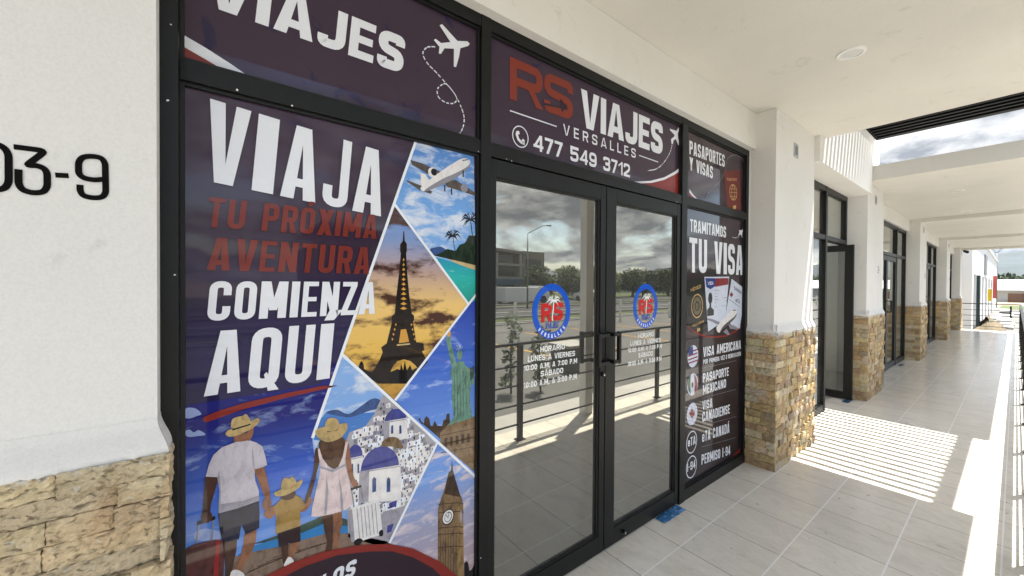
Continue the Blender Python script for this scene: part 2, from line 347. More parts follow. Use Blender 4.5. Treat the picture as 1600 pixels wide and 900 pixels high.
def glyph(ch, W, t, er):
    """quads in unit-height space; er = aspect so strokes keep their width"""
    acc = ch in BASE; c = BASE.get(ch, ch); q = []
    if W > t*1.01: t = min(t, .36*W)
    a, b, lo, hi = t/2, W-t/2, t/2, 1-t/2; r = min((b-a)*.5, .26) if W > t else 0
    def S(p, rad=0, cl=False): q.extend(ribbon(rpath(p, rad, cl) if rad else p, t, cl))
    def box(x0, x1, y0, y1): q.append([Vector((x0, y0)), Vector((x1, y0)), Vector((x1, y1)), Vector((x0, y1))])
    def Qd(*p): q.append([Vector(v) for v in p])
    if c in 'O0Q': S([(a, lo), (b, lo), (b, hi), (a, hi)], r, True)
    if c == 'Q': Qd((W*.5, .22), (W*.5+t*.2, .26), (W+t*.1, -.06), (W-t*.9, -.06))
    if c == 'C': S([(b, .64), (b, hi), (a, hi), (a, lo), (b, lo), (b, .36)], r)
    if c == 'S': S([(b, .70), (b, hi), (a, hi), (a, .54), (b, .46), (b, lo), (a, lo), (a, .30)], r*.85)
    if c == 'J': S([(b, 1), (b, lo), (a, lo), (a, .30)], r)
    if c == 'U': S([(a, 1), (a, lo), (b, lo), (b, 1)], r)
    if c == 'D': S([(a, lo), (b, lo), (b, hi), (a, hi)], [0, r, r, 0], True)
    if c in 'PR':
        box(0, t, 0, 1); S([(a, hi), (b, hi), (b, .47), (a, .47)], [0, r*.8, r*.8, 0])
        if c == 'R': Qd((W-t*1.05, 0), (W+t*.05, 0), (W*.55+t*.45, .5), (W*.5-t*.2, .5))
    if c == 'B': box(0, t, 0, 1); S([(a, hi), (b-.02, hi), (b-.02, .52), (a, .52)], [0, r*.7, r*.7, 0]); S([(a, .52), (b, .52), (b, lo), (a, lo)], [0, r*.7, r*.7, 0])
    if c in 'HMN': box(0, t, 0, 1); box(W-t, W, 0, 1)
    if c in 'EL': box(0, t, 0, 1); box(t*.5, W, 0, t*.92)
    if c == 'E': box(t*.5, W, 1-t*.92, 1); box(t*.5, W*.92, .5-t*.44, .5+t*.44)
    if c == 'H': box(t*.5, W-t*.5, .5-t*.45, .5+t*.45)
    if c == 'I': box(0, t, 0, 1)
    if c == 'T': box(0, W, 1-t*.92, 1); box(W/2-t/2, W/2+t/2, 0, 1-t*.5)
    if c == 'A':
        ap = t*.62; Qd((0, 0), (t*1.02, 0), (W/2+t*.12, 1), (W/2-ap, 1)); Qd((W-t*1.02, 0), (W, 0), (W/2+ap, 1), (W/2-t*.12, 1)); box(W*.26, W*.74, .17, .17+t*.75)
    if c == 'V':
        ap = t*.62; Qd((W/2-ap, 0), (W/2+t*.12, 0), (t*1.02, 1), (0, 1)); Qd((W/2-t*.12, 0), (W/2+ap, 0), (W, 1), (W-t*1.02, 1))
    if c == 'M': Qd((W/2-t*.45, .22), (W/2+t*.35, .22), (t*1.1, 1), (t*.1, 1)); Qd((W/2-t*.35, .22), (W/2+t*.45, .22), (W-t*.1, 1), (W-t*1.1, 1))
    if c == 'N': Qd((W-t*1.05, 0), (W-t*.05, 0), (t*1.05, 1), (t*.05, 1))
    if c == 'X': Qd((0, 0), (t*1.1, 0), (W, 1), (W-t*1.1, 1)); Qd((W-t*1.1, 0), (W, 0), (t*1.1, 1), (0, 1))
    if c == 'Y': Qd((W/2-t*.5, .38), (W/2+t*.5, .38), (t*1.1, 1), (0, 1)); Qd((W/2-t*.5, .38), (W/2+t*.5, .38), (W, 1), (W-t*1.1, 1)); box(W/2-t/2, W/2+t/2, 0, .45)
    if c == 'Z': box(0, W, 0, t*.92); box(0, W, 1-t*.92, 1); Qd((0, t*.8), (t*1.15, t*.8), (W, 1-t*.8), (W-t*1.15, 1-t*.8))
    if c == '1': box(W-t, W, 0, 1); Qd((0, .74), (0, .74-t*.8), (W-t*.5, 1-t*.8), (W-t*.5, 1))
    if c == '2': S([(a, .68), (a, hi), (b, hi), (b, .55), (a, t*.9), (a, lo)], [0, r, r, r*.6, 0, 0]); box(0, W, 0, t*.92)
    if c == '3': S([(a, .72), (a, hi), (b, hi), (b, .53), (W*.3, .52)], r*.85); S([(W*.3, .5), (b, .5), (b, lo), (a, lo), (a, .28)], r*.85)
    if c == '4': box(W-t*1.5, W-t*.5, 0, 1); box(0, W, .2, .2+t*.85); Qd((0, .25), (t*1.0, .25), (W-t*.6, 1), (W-t*1.5, 1))
    if c == '5': S([(W, hi), (a, hi), (a, .52), (b, .60), (b, lo), (a, lo), (a, .28)], [0, 0, .02, r, r, r, 0])
    if c == '7': box(0, W, 1-t*.92, 1); Qd((W*.16, 0), (W*.16+t*1.1, 0), (W, 1-t*.5), (W-t*1.1, 1-t*.5))
    if c == '9': S([(a, .44), (b, .44), (b, hi), (a, hi)], r*.9, True); S([(b, .7), (b, lo), (a, lo), (a, .28)], r)
    if c == '-': box(0, W, .42, .42+t*.8)
    if c == '.': box(0, t, 0, t)
    if c == ':': box(0, t, .08, .08+t); box(0, t, .60, .60+t)
    if c == 'e': S([(a, .36), (b, .36), (b, .74-t/2), (a, .74-t/2), (a, lo), (b, lo), (b, .22)], [0, 0, r*.7, r*.8, r*.8, r*.7, 0])
    if acc: x = W/2-t*.3; Qd((x, 1.06), (x+t*.75, 1.06), (x+t*1.35, 1.24), (x+t*.35, 1.24))
    return q
def text_mb(mb, s, y0, z0, w, tilt, h, sh, t, sp, x, face=1):
    nat = lambda c: NATW.get(BASE.get(c, c), 1.0)
    fixed = sum(t for c in s if nat(c) == 0)+sp*(len(s)-1); k = (w/h-fixed)/max(sum(nat(c) for c in s), .01); cx = 0
    for i, c in enumerate(s):
        W = nat(c)*k if nat(c) else t
        if c != ' ':
            for j, qd in enumerate(glyph(c, W, t, 1)):
                flat_poly(mb, [(y0+(cx+p.x+sh*p.y)*h, z0+p.y*h+tilt*(cx+p.x)*h/w) for p in qd], x+.000004*j)
        cx += W+sp
def flat_poly(mb, pts, x):
    ar = sum(pts[i-1][0]*pts[i][1]-pts[i][0]*pts[i-1][1] for i in range(len(pts)))
    if ar < 0: pts = pts[::-1]
    i0 = len(mb.v); mb.v += [(x, p[0], p[1]) for p in pts]
    if len(pts) <= 4:
        mb.f.append(tuple(i0+k for k in range(len(pts)))); return
    for tri in tessellate_polygon([[Vector((p[0], p[1], 0)) for p in pts]]):
        a, b, c = tri; A, B, C_ = pts[a], pts[b], pts[c]
        if (B[0]-A[0])*(C_[1]-A[1])-(C_[0]-A[0])*(B[1]-A[1]) < 0: b, c = c, b
        mb.f.append((i0+a, i0+b, i0+c))
def smooth_pts(p):
    n = len(p); out = []
    for i in range(n):
        p0, p1, p2, p3 = p[i-1], p[i], p[(i+1) % n], p[(i+2) % n]
        for k in range(4):
            t = k/4; out.append(tuple(.5*((2*p1[j])+(-p0[j]+p2[j])*t+(2*p0[j]-5*p1[j]+4*p2[j]-p3[j])*t*t+(-p0[j]+3*p1[j]-3*p2[j]+p3[j])*t**3) for j in (0, 1)))
    return out
def draw(mb, kind, d, x):
    if kind == 'P': flat_poly(mb, smooth_pts(d[0]) if d[1] else list(d[0]), x)
    elif kind == 'L':
        for j, q in enumerate(ribbon(d[0], d[1], bool(d[2]))): flat_poly(mb, [(p.x, p.y) for p in q], x+.000002*j)
    elif kind == 'D':
        pts = smooth_open(d[0]); acc = 0; on = []; 
        for a, b in zip(pts, pts[1:]):
            L = math.hypot(b[0]-a[0], b[1]-a[1])
            if int(acc/d[2]) % 3 != 2:
                for q in ribbon([a, b], d[1]): flat_poly(mb, [(p.x, p.y) for p in q], x)
            acc += L*1.8
    elif kind == 'T': text_mb(mb, d[0], d[1], d[2], d[3], d[4], d[5], d[6], d[7], d[8], x)
    elif kind == 'E':
        cy_, cz, ry, rz, ho = d; n = 40
        o_ = [(cy_+ry*math.cos(2*math.pi*k/n), cz+rz*math.sin(2*math.pi*k/n)) for k in range(n)]
        if not ho: flat_poly(mb, o_, x)
        else:
            for k in range(n):
                a, b = o_[k], o_[(k+1) % n]; f = lambda p: (cy_+(p[0]-cy_)*ho, cz+(p[1]-cz)*ho)
                flat_poly(mb, [a, b, f(b), f(a)], x)
def smooth_open(p):
    p = [p[0]]+list(p)+[p[-1]]; out = []
    for i in range(1, len(p)-2):
        for k in range(10):
            t = k/10; p0, p1, p2, p3 = p[i-1:i+3]
            out.append(tuple(.5*((2*p1[j])+(-p0[j]+p2[j])*t+(2*p0[j]-5*p1[j]+4*p2[j]-p3[j])*t*t+(-p0[j]+3*p1[j]-3*p2[j]+p3[j])*t**3) for j in (0, 1)))
    return out+[p[-1]]
def build_art(key, root):
    parts = {}; seq = 0
    for po, part, sub, m, l, kind, d in ART:
        if po != key: continue
        if kind == 'T' and part in ('lettering', 'opening_hours'): pk = (part+'#%d' % seq, ''); seq += 1
        else: pk = (part, sub)
        parts.setdefault(pk, []).append((m, l, kind, d))
    objs = {}
    for pk, items in sorted(parts.items(), key=lambda kv: bool(kv[0][1])):
        mats = []; mb = MB(); mi = []
        for j, (m, l, kind, d) in enumerate(items):
            if m not in mats: mats.append(m)
            n0 = len(mb.f); draw(mb, kind, d, G+.0006+l*.0002+(j % 60)*.000003); mi += [mats.index(m)]*(len(mb.f)-n0)
        o = mb.build((pk[1] or pk[0]).split('#')[0], mats, objs[pk[0]] if pk[1] else root)
        for p, k in zip(o.data.polygons, mi): p.material_index = k
        if not pk[1]: objs[pk[0]] = o
        if any(i[0] in ('print_red_letter', 'print_rs') for i in items): tag(o, 'red capitals')
    return objs
ART = [
('A','sky_tile','','sky_day',2,'P',([(0.648,2.187),(0.924,2.19),(0.942,1.555),(0.898,1.51),(0.558,1.914)],0)),
('A','sky_tile','mountain','print_slate',3,'P',([(0.711,1.744),(0.735,1.754),(0.761,1.759),(0.78,1.751),(0.8,1.738),(0.793,1.716),(0.732,1.719)],1)),
('A','sky_tile','sea','sea_teal',3,'P',([(0.739,1.714),(0.833,1.692),(0.942,1.674),(0.943,1.528),(0.896,1.507)],0)),
('A','sky_tile','beach','print_sand',4,'P',([(0.787,1.713),(0.833,1.711),(0.942,1.689),(0.942,1.662),(0.888,1.675),(0.826,1.694)],0)),
('A','sky_tile','jungle','print_jungle',5,'P',([(0.729,1.719),(0.761,1.732),(0.793,1.751),(0.833,1.744),(0.853,1.773),(0.88,1.783),(0.901,1.819),(0.93,1.819),(0.941,1.834),(0.942,1.684),(0.874,1.696),(0.793,1.709)],0)),
('A','sky_tile','palm','print_ink',6,'L',([(0.819,1.81),(0.826,1.763),(0.841,1.716)],0.003,0)),
('A','sky_tile','palm','print_ink',6,'P',([(0.819,1.812),(0.794,1.819),(0.775,1.796),(0.795,1.81),(0.819,1.806)],0)),
('A','sky_tile','palm','print_ink',7,'P',([(0.819,1.812),(0.799,1.831),(0.782,1.812),(0.799,1.822),(0.819,1.806)],0)),
('A','sky_tile','palm','print_ink',6,'P',([(0.819,1.812),(0.801,1.807),(0.787,1.78),(0.801,1.798),(0.819,1.806)],0)),
('A','sky_tile','palm','print_ink',7,'P',([(0.819,1.812),(0.81,1.837),(0.802,1.82),(0.81,1.828),(0.819,1.806)],0)),
('A','sky_tile','palm','print_ink',6,'P',([(0.819,1.812),(0.819,1.842),(0.819,1.828),(0.819,1.834),(0.819,1.806)],0)),
('A','sky_tile','palm','print_ink',7,'P',([(0.819,1.812),(0.829,1.84),(0.837,1.825),(0.829,1.831),(0.819,1.806)],0)),
('A','sky_tile','palm','print_ink',6,'P',([(0.819,1.812),(0.839,1.837),(0.857,1.822),(0.84,1.829),(0.819,1.806)],0)),
('A','sky_tile','palm','print_ink',7,'P',([(0.819,1.812),(0.843,1.823),(0.863,1.802),(0.843,1.814),(0.819,1.806)],0)),
('A','sky_tile','palm','print_ink',6,'P',([(0.819,1.812),(0.834,1.809),(0.847,1.784),(0.834,1.8),(0.819,1.806)],0)),
('A','sky_tile','palm','print_ink',7,'P',([(0.819,1.812),(0.806,1.808),(0.796,1.782),(0.806,1.8),(0.819,1.806)],0)),
('A','sky_tile','palm','print_ink',6,'L',([(0.908,1.89),(0.918,1.825),(0.942,1.76)],0.004,0)),
('A','sky_tile','palm','print_ink',6,'P',([(0.908,1.892),(0.877,1.9),(0.853,1.872),(0.877,1.89),(0.908,1.886)],0)),
('A','sky_tile','palm','print_ink',7,'P',([(0.908,1.892),(0.882,1.915),(0.862,1.891),(0.882,1.904),(0.908,1.886)],0)),
('A','sky_tile','palm','print_ink',6,'P',([(0.908,1.892),(0.885,1.885),(0.868,1.853),(0.886,1.875),(0.908,1.886)],0)),
('A','sky_tile','palm','print_ink',7,'P',([(0.908,1.892),(0.896,1.922),(0.887,1.902),(0.896,1.912),(0.908,1.886)],0)),
('A','sky_tile','palm','print_ink',6,'P',([(0.908,1.892),(0.908,1.929),(0.908,1.912),(0.908,1.919),(0.908,1.886)],0)),
('A','sky_tile','palm','print_ink',7,'P',([(0.908,1.892),(0.92,1.927),(0.931,1.909),(0.92,1.917),(0.908,1.886)],0)),
('A','sky_tile','palm','print_ink',6,'P',([(0.908,1.892),(0.933,1.924),(0.955,1.906),(0.934,1.914),(0.908,1.886)],0)),
('A','sky_tile','palm','print_ink',7,'P',([(0.908,1.892),(0.938,1.906),(0.963,1.882),(0.938,1.896),(0.908,1.886)],0)),
('A','sky_tile','palm','print_ink',6,'P',([(0.908,1.892),(0.927,1.889),(0.943,1.859),(0.927,1.879),(0.908,1.886)],0)),
('A','sky_tile','palm','print_ink',7,'P',([(0.908,1.892),(0.892,1.887),(0.879,1.856),(0.892,1.877),(0.908,1.886)],0)),
('A','sky_tile','airliner','print_brown_grey',6,'P',([(0.623,2.102),(0.679,2.097),(0.74,2.083),(0.781,2.07),(0.747,2.045),(0.703,2.057),(0.63,2.084)],0)),
('A','sky_tile','airliner','print_brown_grey',6,'P',([(0.772,2.04),(0.831,2.056),(0.886,2.035),(0.94,2.011),(0.94,1.998),(0.872,2.009),(0.792,2.018)],0)),
('A','sky_tile','airliner','print_brown_grey',6,'P',([(0.607,2.018),(0.667,2.006),(0.722,1.988),(0.713,1.977),(0.667,1.984),(0.611,2.01)],0)),
('A','sky_tile','airliner','print_white',7,'P',([(0.666,2.058),(0.689,2.055),(0.708,2.029),(0.689,2.001),(0.672,2.005)],0)),
('A','sky_tile','airliner','print_white',7,'P',([(0.905,2.149),(0.894,2.159),(0.871,2.158),(0.844,2.144),(0.791,2.104),(0.728,2.053),(0.674,2.004),(0.67,1.987),(0.689,1.985),(0.728,2.004),(0.792,2.041),(0.845,2.076),(0.892,2.118)],1)),
('A','sky_tile','airliner','print_grey',8,'P',([(0.905,2.142),(0.885,2.121),(0.831,2.085),(0.766,2.048),(0.689,1.992),(0.704,1.99),(0.792,2.038),(0.847,2.075),(0.894,2.117)],1)),
('A','sky_tile','airliner','print_ink',8,'L',([(0.865,2.147),(0.894,2.157)],0.004,0)),
('A','sky_tile','airliner','print_white',8,'E',(0.722,2.0675,0.021,0.0215,0)),
('A','sky_tile','airliner','print_ink',9,'E',(0.728,2.071,0.014,0.015,0)),
('A','sky_tile','airliner','print_grey',8,'E',(0.875,2.026,0.018,0.018,0)),
('A','sky_tile','airliner','print_ink',8,'L',([(0.811,2.015),(0.812,1.987)],0.006,0)),
('A','sky_tile','airliner','print_ink',8,'L',([(0.869,2.104),(0.869,2.075)],0.006,0)),
('A','sky_tile','airliner','print_ink',8,'L',([(0.779,2.025),(0.779,1.997)],0.006,0)),
('A','sunset_tile','','sky_sunset',2,'P',([(0.558,1.914),(0.898,1.51),(0.563,1.135),(0.363,1.34)],0)),
('A','sunset_tile','skyline','print_ink',3,'P',([(0.378,1.328),(0.392,1.321),(0.421,1.28),(0.427,1.3),(0.433,1.307),(0.441,1.295),(0.443,1.275),(0.492,1.244),(0.534,1.247),(0.572,1.258),(0.584,1.253),(0.587,1.281),(0.596,1.249),(0.603,1.287),(0.612,1.247),(0.626,1.268),(0.635,1.244),(0.652,1.253),(0.67,1.24),(0.635,1.211),(0.613,1.193),(0.497,1.211),(0.412,1.279)],0)),
('A','sunset_tile','tower','print_tower',4,'P',([(0.595,1.81),(0.599,1.81),(0.601,1.773),(0.61,1.76),(0.61,1.73),(0.607,1.723),(0.613,1.631),(0.622,1.543),(0.632,1.477),(0.642,1.468),(0.642,1.449),(0.637,1.446),(0.652,1.359),(0.684,1.351),(0.687,1.322),(0.677,1.318),(0.704,1.272),(0.668,1.238),(0.647,1.265),(0.626,1.284),(0.6,1.294),(0.572,1.29),(0.554,1.271),(0.541,1.244),(0.534,1.207),(0.492,1.232),(0.471,1.253),(0.502,1.304),(0.513,1.332),(0.507,1.351),(0.529,1.365),(0.55,1.45),(0.547,1.47),(0.561,1.48),(0.569,1.566),(0.579,1.652),(0.585,1.723),(0.582,1.728),(0.582,1.755),(0.593,1.772)],0)),
('A','sunset_tile','tower','print_gold',5,'P',([(0.586,1.415),(0.608,1.416),(0.621,1.363),(0.578,1.361)],0)),
('A','sunset_tile','tower','print_gold',5,'P',([(0.597,1.703),(0.6,1.694),(0.597,1.69),(0.593,1.694)],0)),
('A','sunset_tile','tower','print_gold',5,'P',([(0.597,1.683),(0.601,1.675),(0.597,1.67),(0.592,1.674)],0)),
('A','sunset_tile','tower','print_gold',5,'P',([(0.597,1.664),(0.603,1.655),(0.597,1.651),(0.591,1.655)],0)),
('A','sunset_tile','tower','print_gold',5,'P',([(0.597,1.644),(0.604,1.635),(0.597,1.631),(0.59,1.635)],0)),
('A','sunset_tile','tower','print_gold',5,'P',([(0.597,1.624),(0.605,1.616),(0.597,1.611),(0.589,1.616)],0)),
('A','sunset_tile','tower','print_gold',5,'P',([(0.597,1.605),(0.606,1.596),(0.597,1.592),(0.588,1.596)],0)),
('A','sunset_tile','tower','print_gold',5,'P',([(0.597,1.585),(0.607,1.576),(0.597,1.572),(0.587,1.577)],0)),
('A','sunset_tile','tower','print_gold',5,'P',([(0.597,1.566),(0.609,1.557),(0.597,1.553),(0.586,1.557)],0)),
('A','sunset_tile','tower','print_gold',5,'P',([(0.597,1.546),(0.61,1.537),(0.597,1.533),(0.585,1.538)],0)),
('A','sunset_tile','tower','print_gold',5,'P',([(0.597,1.526),(0.611,1.517),(0.597,1.513),(0.584,1.518)],0)),
('A','sunset_tile','tower','print_gold',5,'P',([(0.597,1.507),(0.612,1.498),(0.597,1.494),(0.583,1.499)],0)),
('A','sunset_tile','tower','print_gold',5,'P',([(0.565,1.442),(0.569,1.437),(0.565,1.43),(0.562,1.437)],0)),
('A','sunset_tile','tower','print_gold',5,'P',([(0.561,1.423),(0.564,1.417),(0.561,1.411),(0.557,1.418)],0)),
('A','sunset_tile','tower','print_gold',5,'P',([(0.556,1.404),(0.56,1.398),(0.556,1.392),(0.552,1.399)],0)),
('A','sunset_tile','tower','print_gold',5,'P',([(0.552,1.385),(0.555,1.379),(0.552,1.373),(0.548,1.38)],0)),
('A','sunset_tile','tower','print_gold',5,'P',([(0.631,1.438),(0.635,1.433),(0.631,1.426),(0.627,1.433)],0)),
('A','sunset_tile','tower','print_gold',5,'P',([(0.636,1.418),(0.64,1.412),(0.636,1.406),(0.632,1.413)],0)),
('A','sunset_tile','tower','print_gold',5,'P',([(0.641,1.398),(0.645,1.392),(0.641,1.386),(0.637,1.393)],0)),
('A','sunset_tile','tower','print_gold',5,'P',([(0.646,1.378),(0.65,1.372),(0.646,1.365),(0.642,1.372)],0)),
('A','sunset_tile','tower','print_sand',5,'L',([(0.57,1.354),(0.625,1.354)],0.006,0)),
('A','statue_tile','','sky_dusk',2,'P',([(0.942,1.555),(0.947,0.709),(0.563,1.135)],0)),
('A','statue_tile','skyline','print_brown',3,'P',([(0.639,1.065),(0.663,1.037),(0.67,1.045),(0.675,1.017),(0.687,1.01),(0.689,1.035),(0.699,1.044),(0.711,1.03),(0.717,0.999),(0.727,0.996),(0.736,1.017),(0.749,0.992),(0.772,0.986),(0.777,1.009),(0.788,1.011),(0.794,1.034),(0.807,1.033),(0.809,0.997),(0.841,0.995),(0.842,0.851)],0)),
('A','statue_tile','pedestal','print_tan',4,'P',([(0.762,0.961),(0.795,0.981),(0.919,0.994),(0.94,0.995),(0.946,0.729),(0.763,0.916)],0)),
('A','statue_tile','pedestal','print_brown',5,'P',([(0.783,0.93),(0.797,0.93),(0.797,0.891),(0.783,0.891)],0)),
('A','statue_tile','pedestal','print_brown',5,'P',([(0.81,0.929),(0.824,0.928),(0.824,0.889),(0.81,0.889)],0)),
('A','statue_tile','pedestal','print_brown',5,'P',([(0.838,0.927),(0.852,0.926),(0.853,0.887),(0.838,0.887)],0)),
('A','statue_tile','pedestal','print_brown',5,'P',([(0.867,0.925),(0.881,0.925),(0.881,0.885),(0.867,0.884)],0)),
('A','statue_tile','pedestal','print_brown',5,'P',([(0.896,0.923),(0.91,0.923),(0.911,0.882),(0.896,0.882)],0)),
('A','statue_tile','pedestal','print_brown',5,'L',([(0.765,0.946),(0.943,0.939)],0.003,0)),
('A','statue_tile','pedestal','print_brown',5,'L',([(0.765,0.908),(0.943,0.897)],0.003,0)),
('A','statue_tile','pedestal','print_brown',5,'L',([(0.766,0.871),(0.943,0.855)],0.003,0)),
('A','statue_tile','statue','print_verdigris',6,'P',([(0.81,1.206),(0.816,1.238),(0.788,1.355),(0.792,1.368),(0.803,1.374),(0.811,1.368),(0.811,1.353),(0.838,1.25),(0.853,1.258),(0.875,1.255),(0.884,1.235),(0.912,1.212),(0.933,1.194),(0.931,1.145),(0.914,1.138),(0.91,1.07),(0.924,0.99),(0.841,0.986),(0.794,0.98),(0.828,1.013),(0.817,1.096),(0.819,1.172)],0)),
('A','statue_tile','statue','print_slate_green',7,'L',([(0.827,1.218),(0.832,1.131),(0.83,1.017)],0.0022,0)),
('A','statue_tile','statue','print_slate_green',7,'L',([(0.842,1.216),(0.846,1.129),(0.846,1.014)],0.0022,0)),
('A','statue_tile','statue','print_slate_green',7,'L',([(0.857,1.214),(0.86,1.127),(0.863,1.01)],0.0022,0)),
('A','statue_tile','statue','print_slate_green',7,'L',([(0.873,1.212),(0.874,1.124),(0.879,1.007)],0.0022,0)),
('A','statue_tile','statue','print_slate_green',7,'L',([(0.888,1.21),(0.889,1.122),(0.896,1.003)],0.0022,0)),
('A','statue_tile','statue','print_verdigris',7,'E',(0.856,1.2835,0.015,0.0215,0)),
('A','statue_tile','statue','print_slate_green',7,'L',([(0.843,1.301),(0.828,1.312)],0.0025,0)),
('A','statue_tile','statue','print_slate_green',7,'L',([(0.847,1.305),(0.837,1.322)],0.0025,0)),
('A','statue_tile','statue','print_slate_green',7,'L',([(0.853,1.307),(0.85,1.326)],0.0025,0)),
('A','statue_tile','statue','print_slate_green',7,'L',([(0.86,1.306),(0.864,1.324)],0.0025,0)),
('A','statue_tile','statue','print_slate_green',7,'L',([(0.866,1.302),(0.877,1.316)],0.0025,0)),
('A','statue_tile','statue','print_slate_green',7,'L',([(0.87,1.297),(0.886,1.304)],0.0025,0)),
('A','statue_tile','statue','print_gold',7,'E',(0.8015,1.384,0.0095,0.015,0)),
('A','statue_tile','statue','print_slate_green',7,'P',([(0.909,1.217),(0.932,1.226),(0.93,1.175),(0.911,1.158)],0)),
('A','village_tile','','sky_day',2,'P',([(0.363,1.34),(0.747,0.918),(0.542,0.571),(0.424,0.602),(0.291,0.806),(0.266,1.055)],0)),
('A','village_tile','sea','sea_blue',3,'P',([(0.291,1.115),(0.312,1.138),(0.386,1.115),(0.515,1.098),(0.532,1.009),(0.386,1.003),(0.27,1.047)],0)),
('A','village_tile','headland','print_slate',4,'P',([(0.312,1.134),(0.348,1.139),(0.386,1.115),(0.433,1.137),(0.465,1.154),(0.489,1.155),(0.514,1.136),(0.515,1.115),(0.465,1.112),(0.409,1.103),(0.378,1.105)],1)),
('A','village_tile','hillside','print_shell',5,'P',([(0.514,1.164),(0.549,1.139),(0.742,0.919),(0.737,0.878),(0.542,0.572),(0.499,0.577),(0.387,0.655),(0.371,0.998),(0.39,1.046),(0.449,1.057),(0.481,1.096)],0)),
('A','village_tile','church_dome','print_dome',9,'P',([(0.61,1.055),(0.609,1.065),(0.605,1.074),(0.6,1.083),(0.593,1.09),(0.584,1.095),(0.575,1.099),(0.565,1.1),(0.555,1.1),(0.546,1.097),(0.538,1.092),(0.531,1.085),(0.526,1.078),(0.523,1.069),(0.521,1.059)],0)),
('A','village_tile','church','print_white',8,'P',([(0.518,1.06),(0.613,1.054),(0.616,0.969),(0.517,0.984)],0)),
('A','village_tile','church','print_shade',9,'P',([(0.518,1.058),(0.541,1.058),(0.539,0.983),(0.517,0.984)],0)),
('A','village_tile','church','print_shade',10,'P',([(0.518,1.057),(0.613,1.051),(0.613,1.048),(0.518,1.052)],0)),
('A','village_tile','church','print_slate',10,'P',([(0.547,1.034),(0.552,1.039),(0.556,1.034),(0.556,1.004),(0.547,1.004)],0)),
('A','village_tile','church','print_slate',10,'P',([(0.58,1.027),(0.585,1.032),(0.589,1.026),(0.59,0.996),(0.581,0.996)],0)),
('A','village_tile','church_dome#2','print_dome',9,'P',([(0.438,0.947),(0.437,0.958),(0.435,0.968),(0.431,0.977),(0.427,0.985),(0.422,0.99),(0.416,0.994),(0.409,0.995),(0.403,0.994),(0.397,0.991),(0.392,0.985),(0.388,0.978),(0.384,0.969),(0.382,0.959),(0.382,0.949)],0)),
('A','village_tile','church#2','print_white',8,'P',([(0.38,0.95),(0.44,0.946),(0.441,0.857),(0.379,0.868)],0)),
('A','village_tile','church#2','print_shade',9,'P',([(0.38,0.948),(0.394,0.948),(0.393,0.867),(0.379,0.868)],0)),
('A','village_tile','church#2','print_shade',10,'P',([(0.38,0.947),(0.44,0.944),(0.44,0.941),(0.38,0.942)],0)),
('A','village_tile','church#2','print_slate',10,'P',([(0.398,0.923),(0.401,0.928),(0.404,0.923),(0.404,0.891),(0.398,0.89)],0)),
('A','village_tile','church#2','print_slate',10,'P',([(0.419,0.917),(0.422,0.922),(0.425,0.917),(0.425,0.885),(0.419,0.884)],0)),
('A','village_tile','church_dome#3','print_dome',9,'P',([(0.58,0.871),(0.578,0.89),(0.572,0.91),(0.562,0.927),(0.55,0.942),(0.536,0.954),(0.52,0.961),(0.503,0.965),(0.487,0.964),(0.471,0.96),(0.458,0.951),(0.447,0.939),(0.438,0.924),(0.433,0.908),(0.431,0.889)],0)),
('A','village_tile','church#3','print_white',8,'P',([(0.426,0.891),(0.586,0.869),(0.59,0.724),(0.423,0.772)],0)),
('A','village_tile','church#3','print_shade',9,'P',([(0.426,0.889),(0.463,0.885),(0.46,0.764),(0.423,0.772)],0)),
('A','village_tile','church#3','print_shade',10,'P',([(0.426,0.889),(0.586,0.866),(0.586,0.863),(0.426,0.884)],0)),
('A','village_tile','church#3','print_slate',10,'P',([(0.474,0.845),(0.481,0.853),(0.489,0.843),(0.489,0.794),(0.474,0.794)],0)),
('A','village_tile','church#3','print_slate',10,'P',([(0.53,0.828),(0.537,0.836),(0.545,0.826),(0.545,0.775),(0.53,0.776)],0)),
('A','village_tile','arch','print_tan',10,'P',([(0.511,0.98),(0.528,0.991),(0.549,0.992),(0.576,0.98),(0.592,0.952),(0.59,0.934),(0.549,0.953),(0.515,0.962)],1)),
('A','village_tile','terrace','print_shade',10,'P',([(0.516,0.706),(0.613,0.681),(0.537,0.574),(0.507,0.624)],0)),
('A','village_tile','terrace','print_dome',11,'P',([(0.533,0.644),(0.559,0.643),(0.549,0.613),(0.531,0.615)],0)),
('A','village_tile','terrace','print_dome',11,'P',([(0.541,0.732),(0.572,0.732),(0.569,0.709),(0.54,0.708)],0)),
('A','clock_tower_tile','','sky_pale',2,'P',([(0.747,0.918),(0.947,0.709),(0.951,-0.048),(0.685,0.101),(0.542,0.571)],0)),
('A','clock_tower_tile','clock_tower','print_tan',4,'P',([(0.82,0.828),(0.825,0.779),(0.842,0.721),(0.856,0.673),(0.874,0.633),(0.878,0.605),(0.886,0.083),(0.753,0.154),(0.753,0.63),(0.76,0.652),(0.779,0.698),(0.791,0.732),(0.804,0.776),(0.816,0.781)],0)),
('A','clock_tower_tile','clock_tower','print_brown',5,'P',([(0.82,0.826),(0.825,0.779),(0.842,0.721),(0.865,0.646),(0.784,0.687),(0.791,0.732),(0.804,0.776),(0.816,0.781)],0)),
('A','clock_tower_tile','clock_tower','print_gold_brown',5,'P',([(0.85,0.612),(0.878,0.605),(0.886,0.083),(0.852,0.101)],0)),
('A','clock_tower_tile','clock_tower','print_brown',6,'L',([(0.765,0.524),(0.767,0.146)],0.0022,0)),
('A','clock_tower_tile','clock_tower','print_brown',6,'L',([(0.778,0.519),(0.779,0.14)],0.0022,0)),
('A','clock_tower_tile','clock_tower','print_brown',6,'L',([(0.79,0.514),(0.792,0.133)],0.0022,0)),
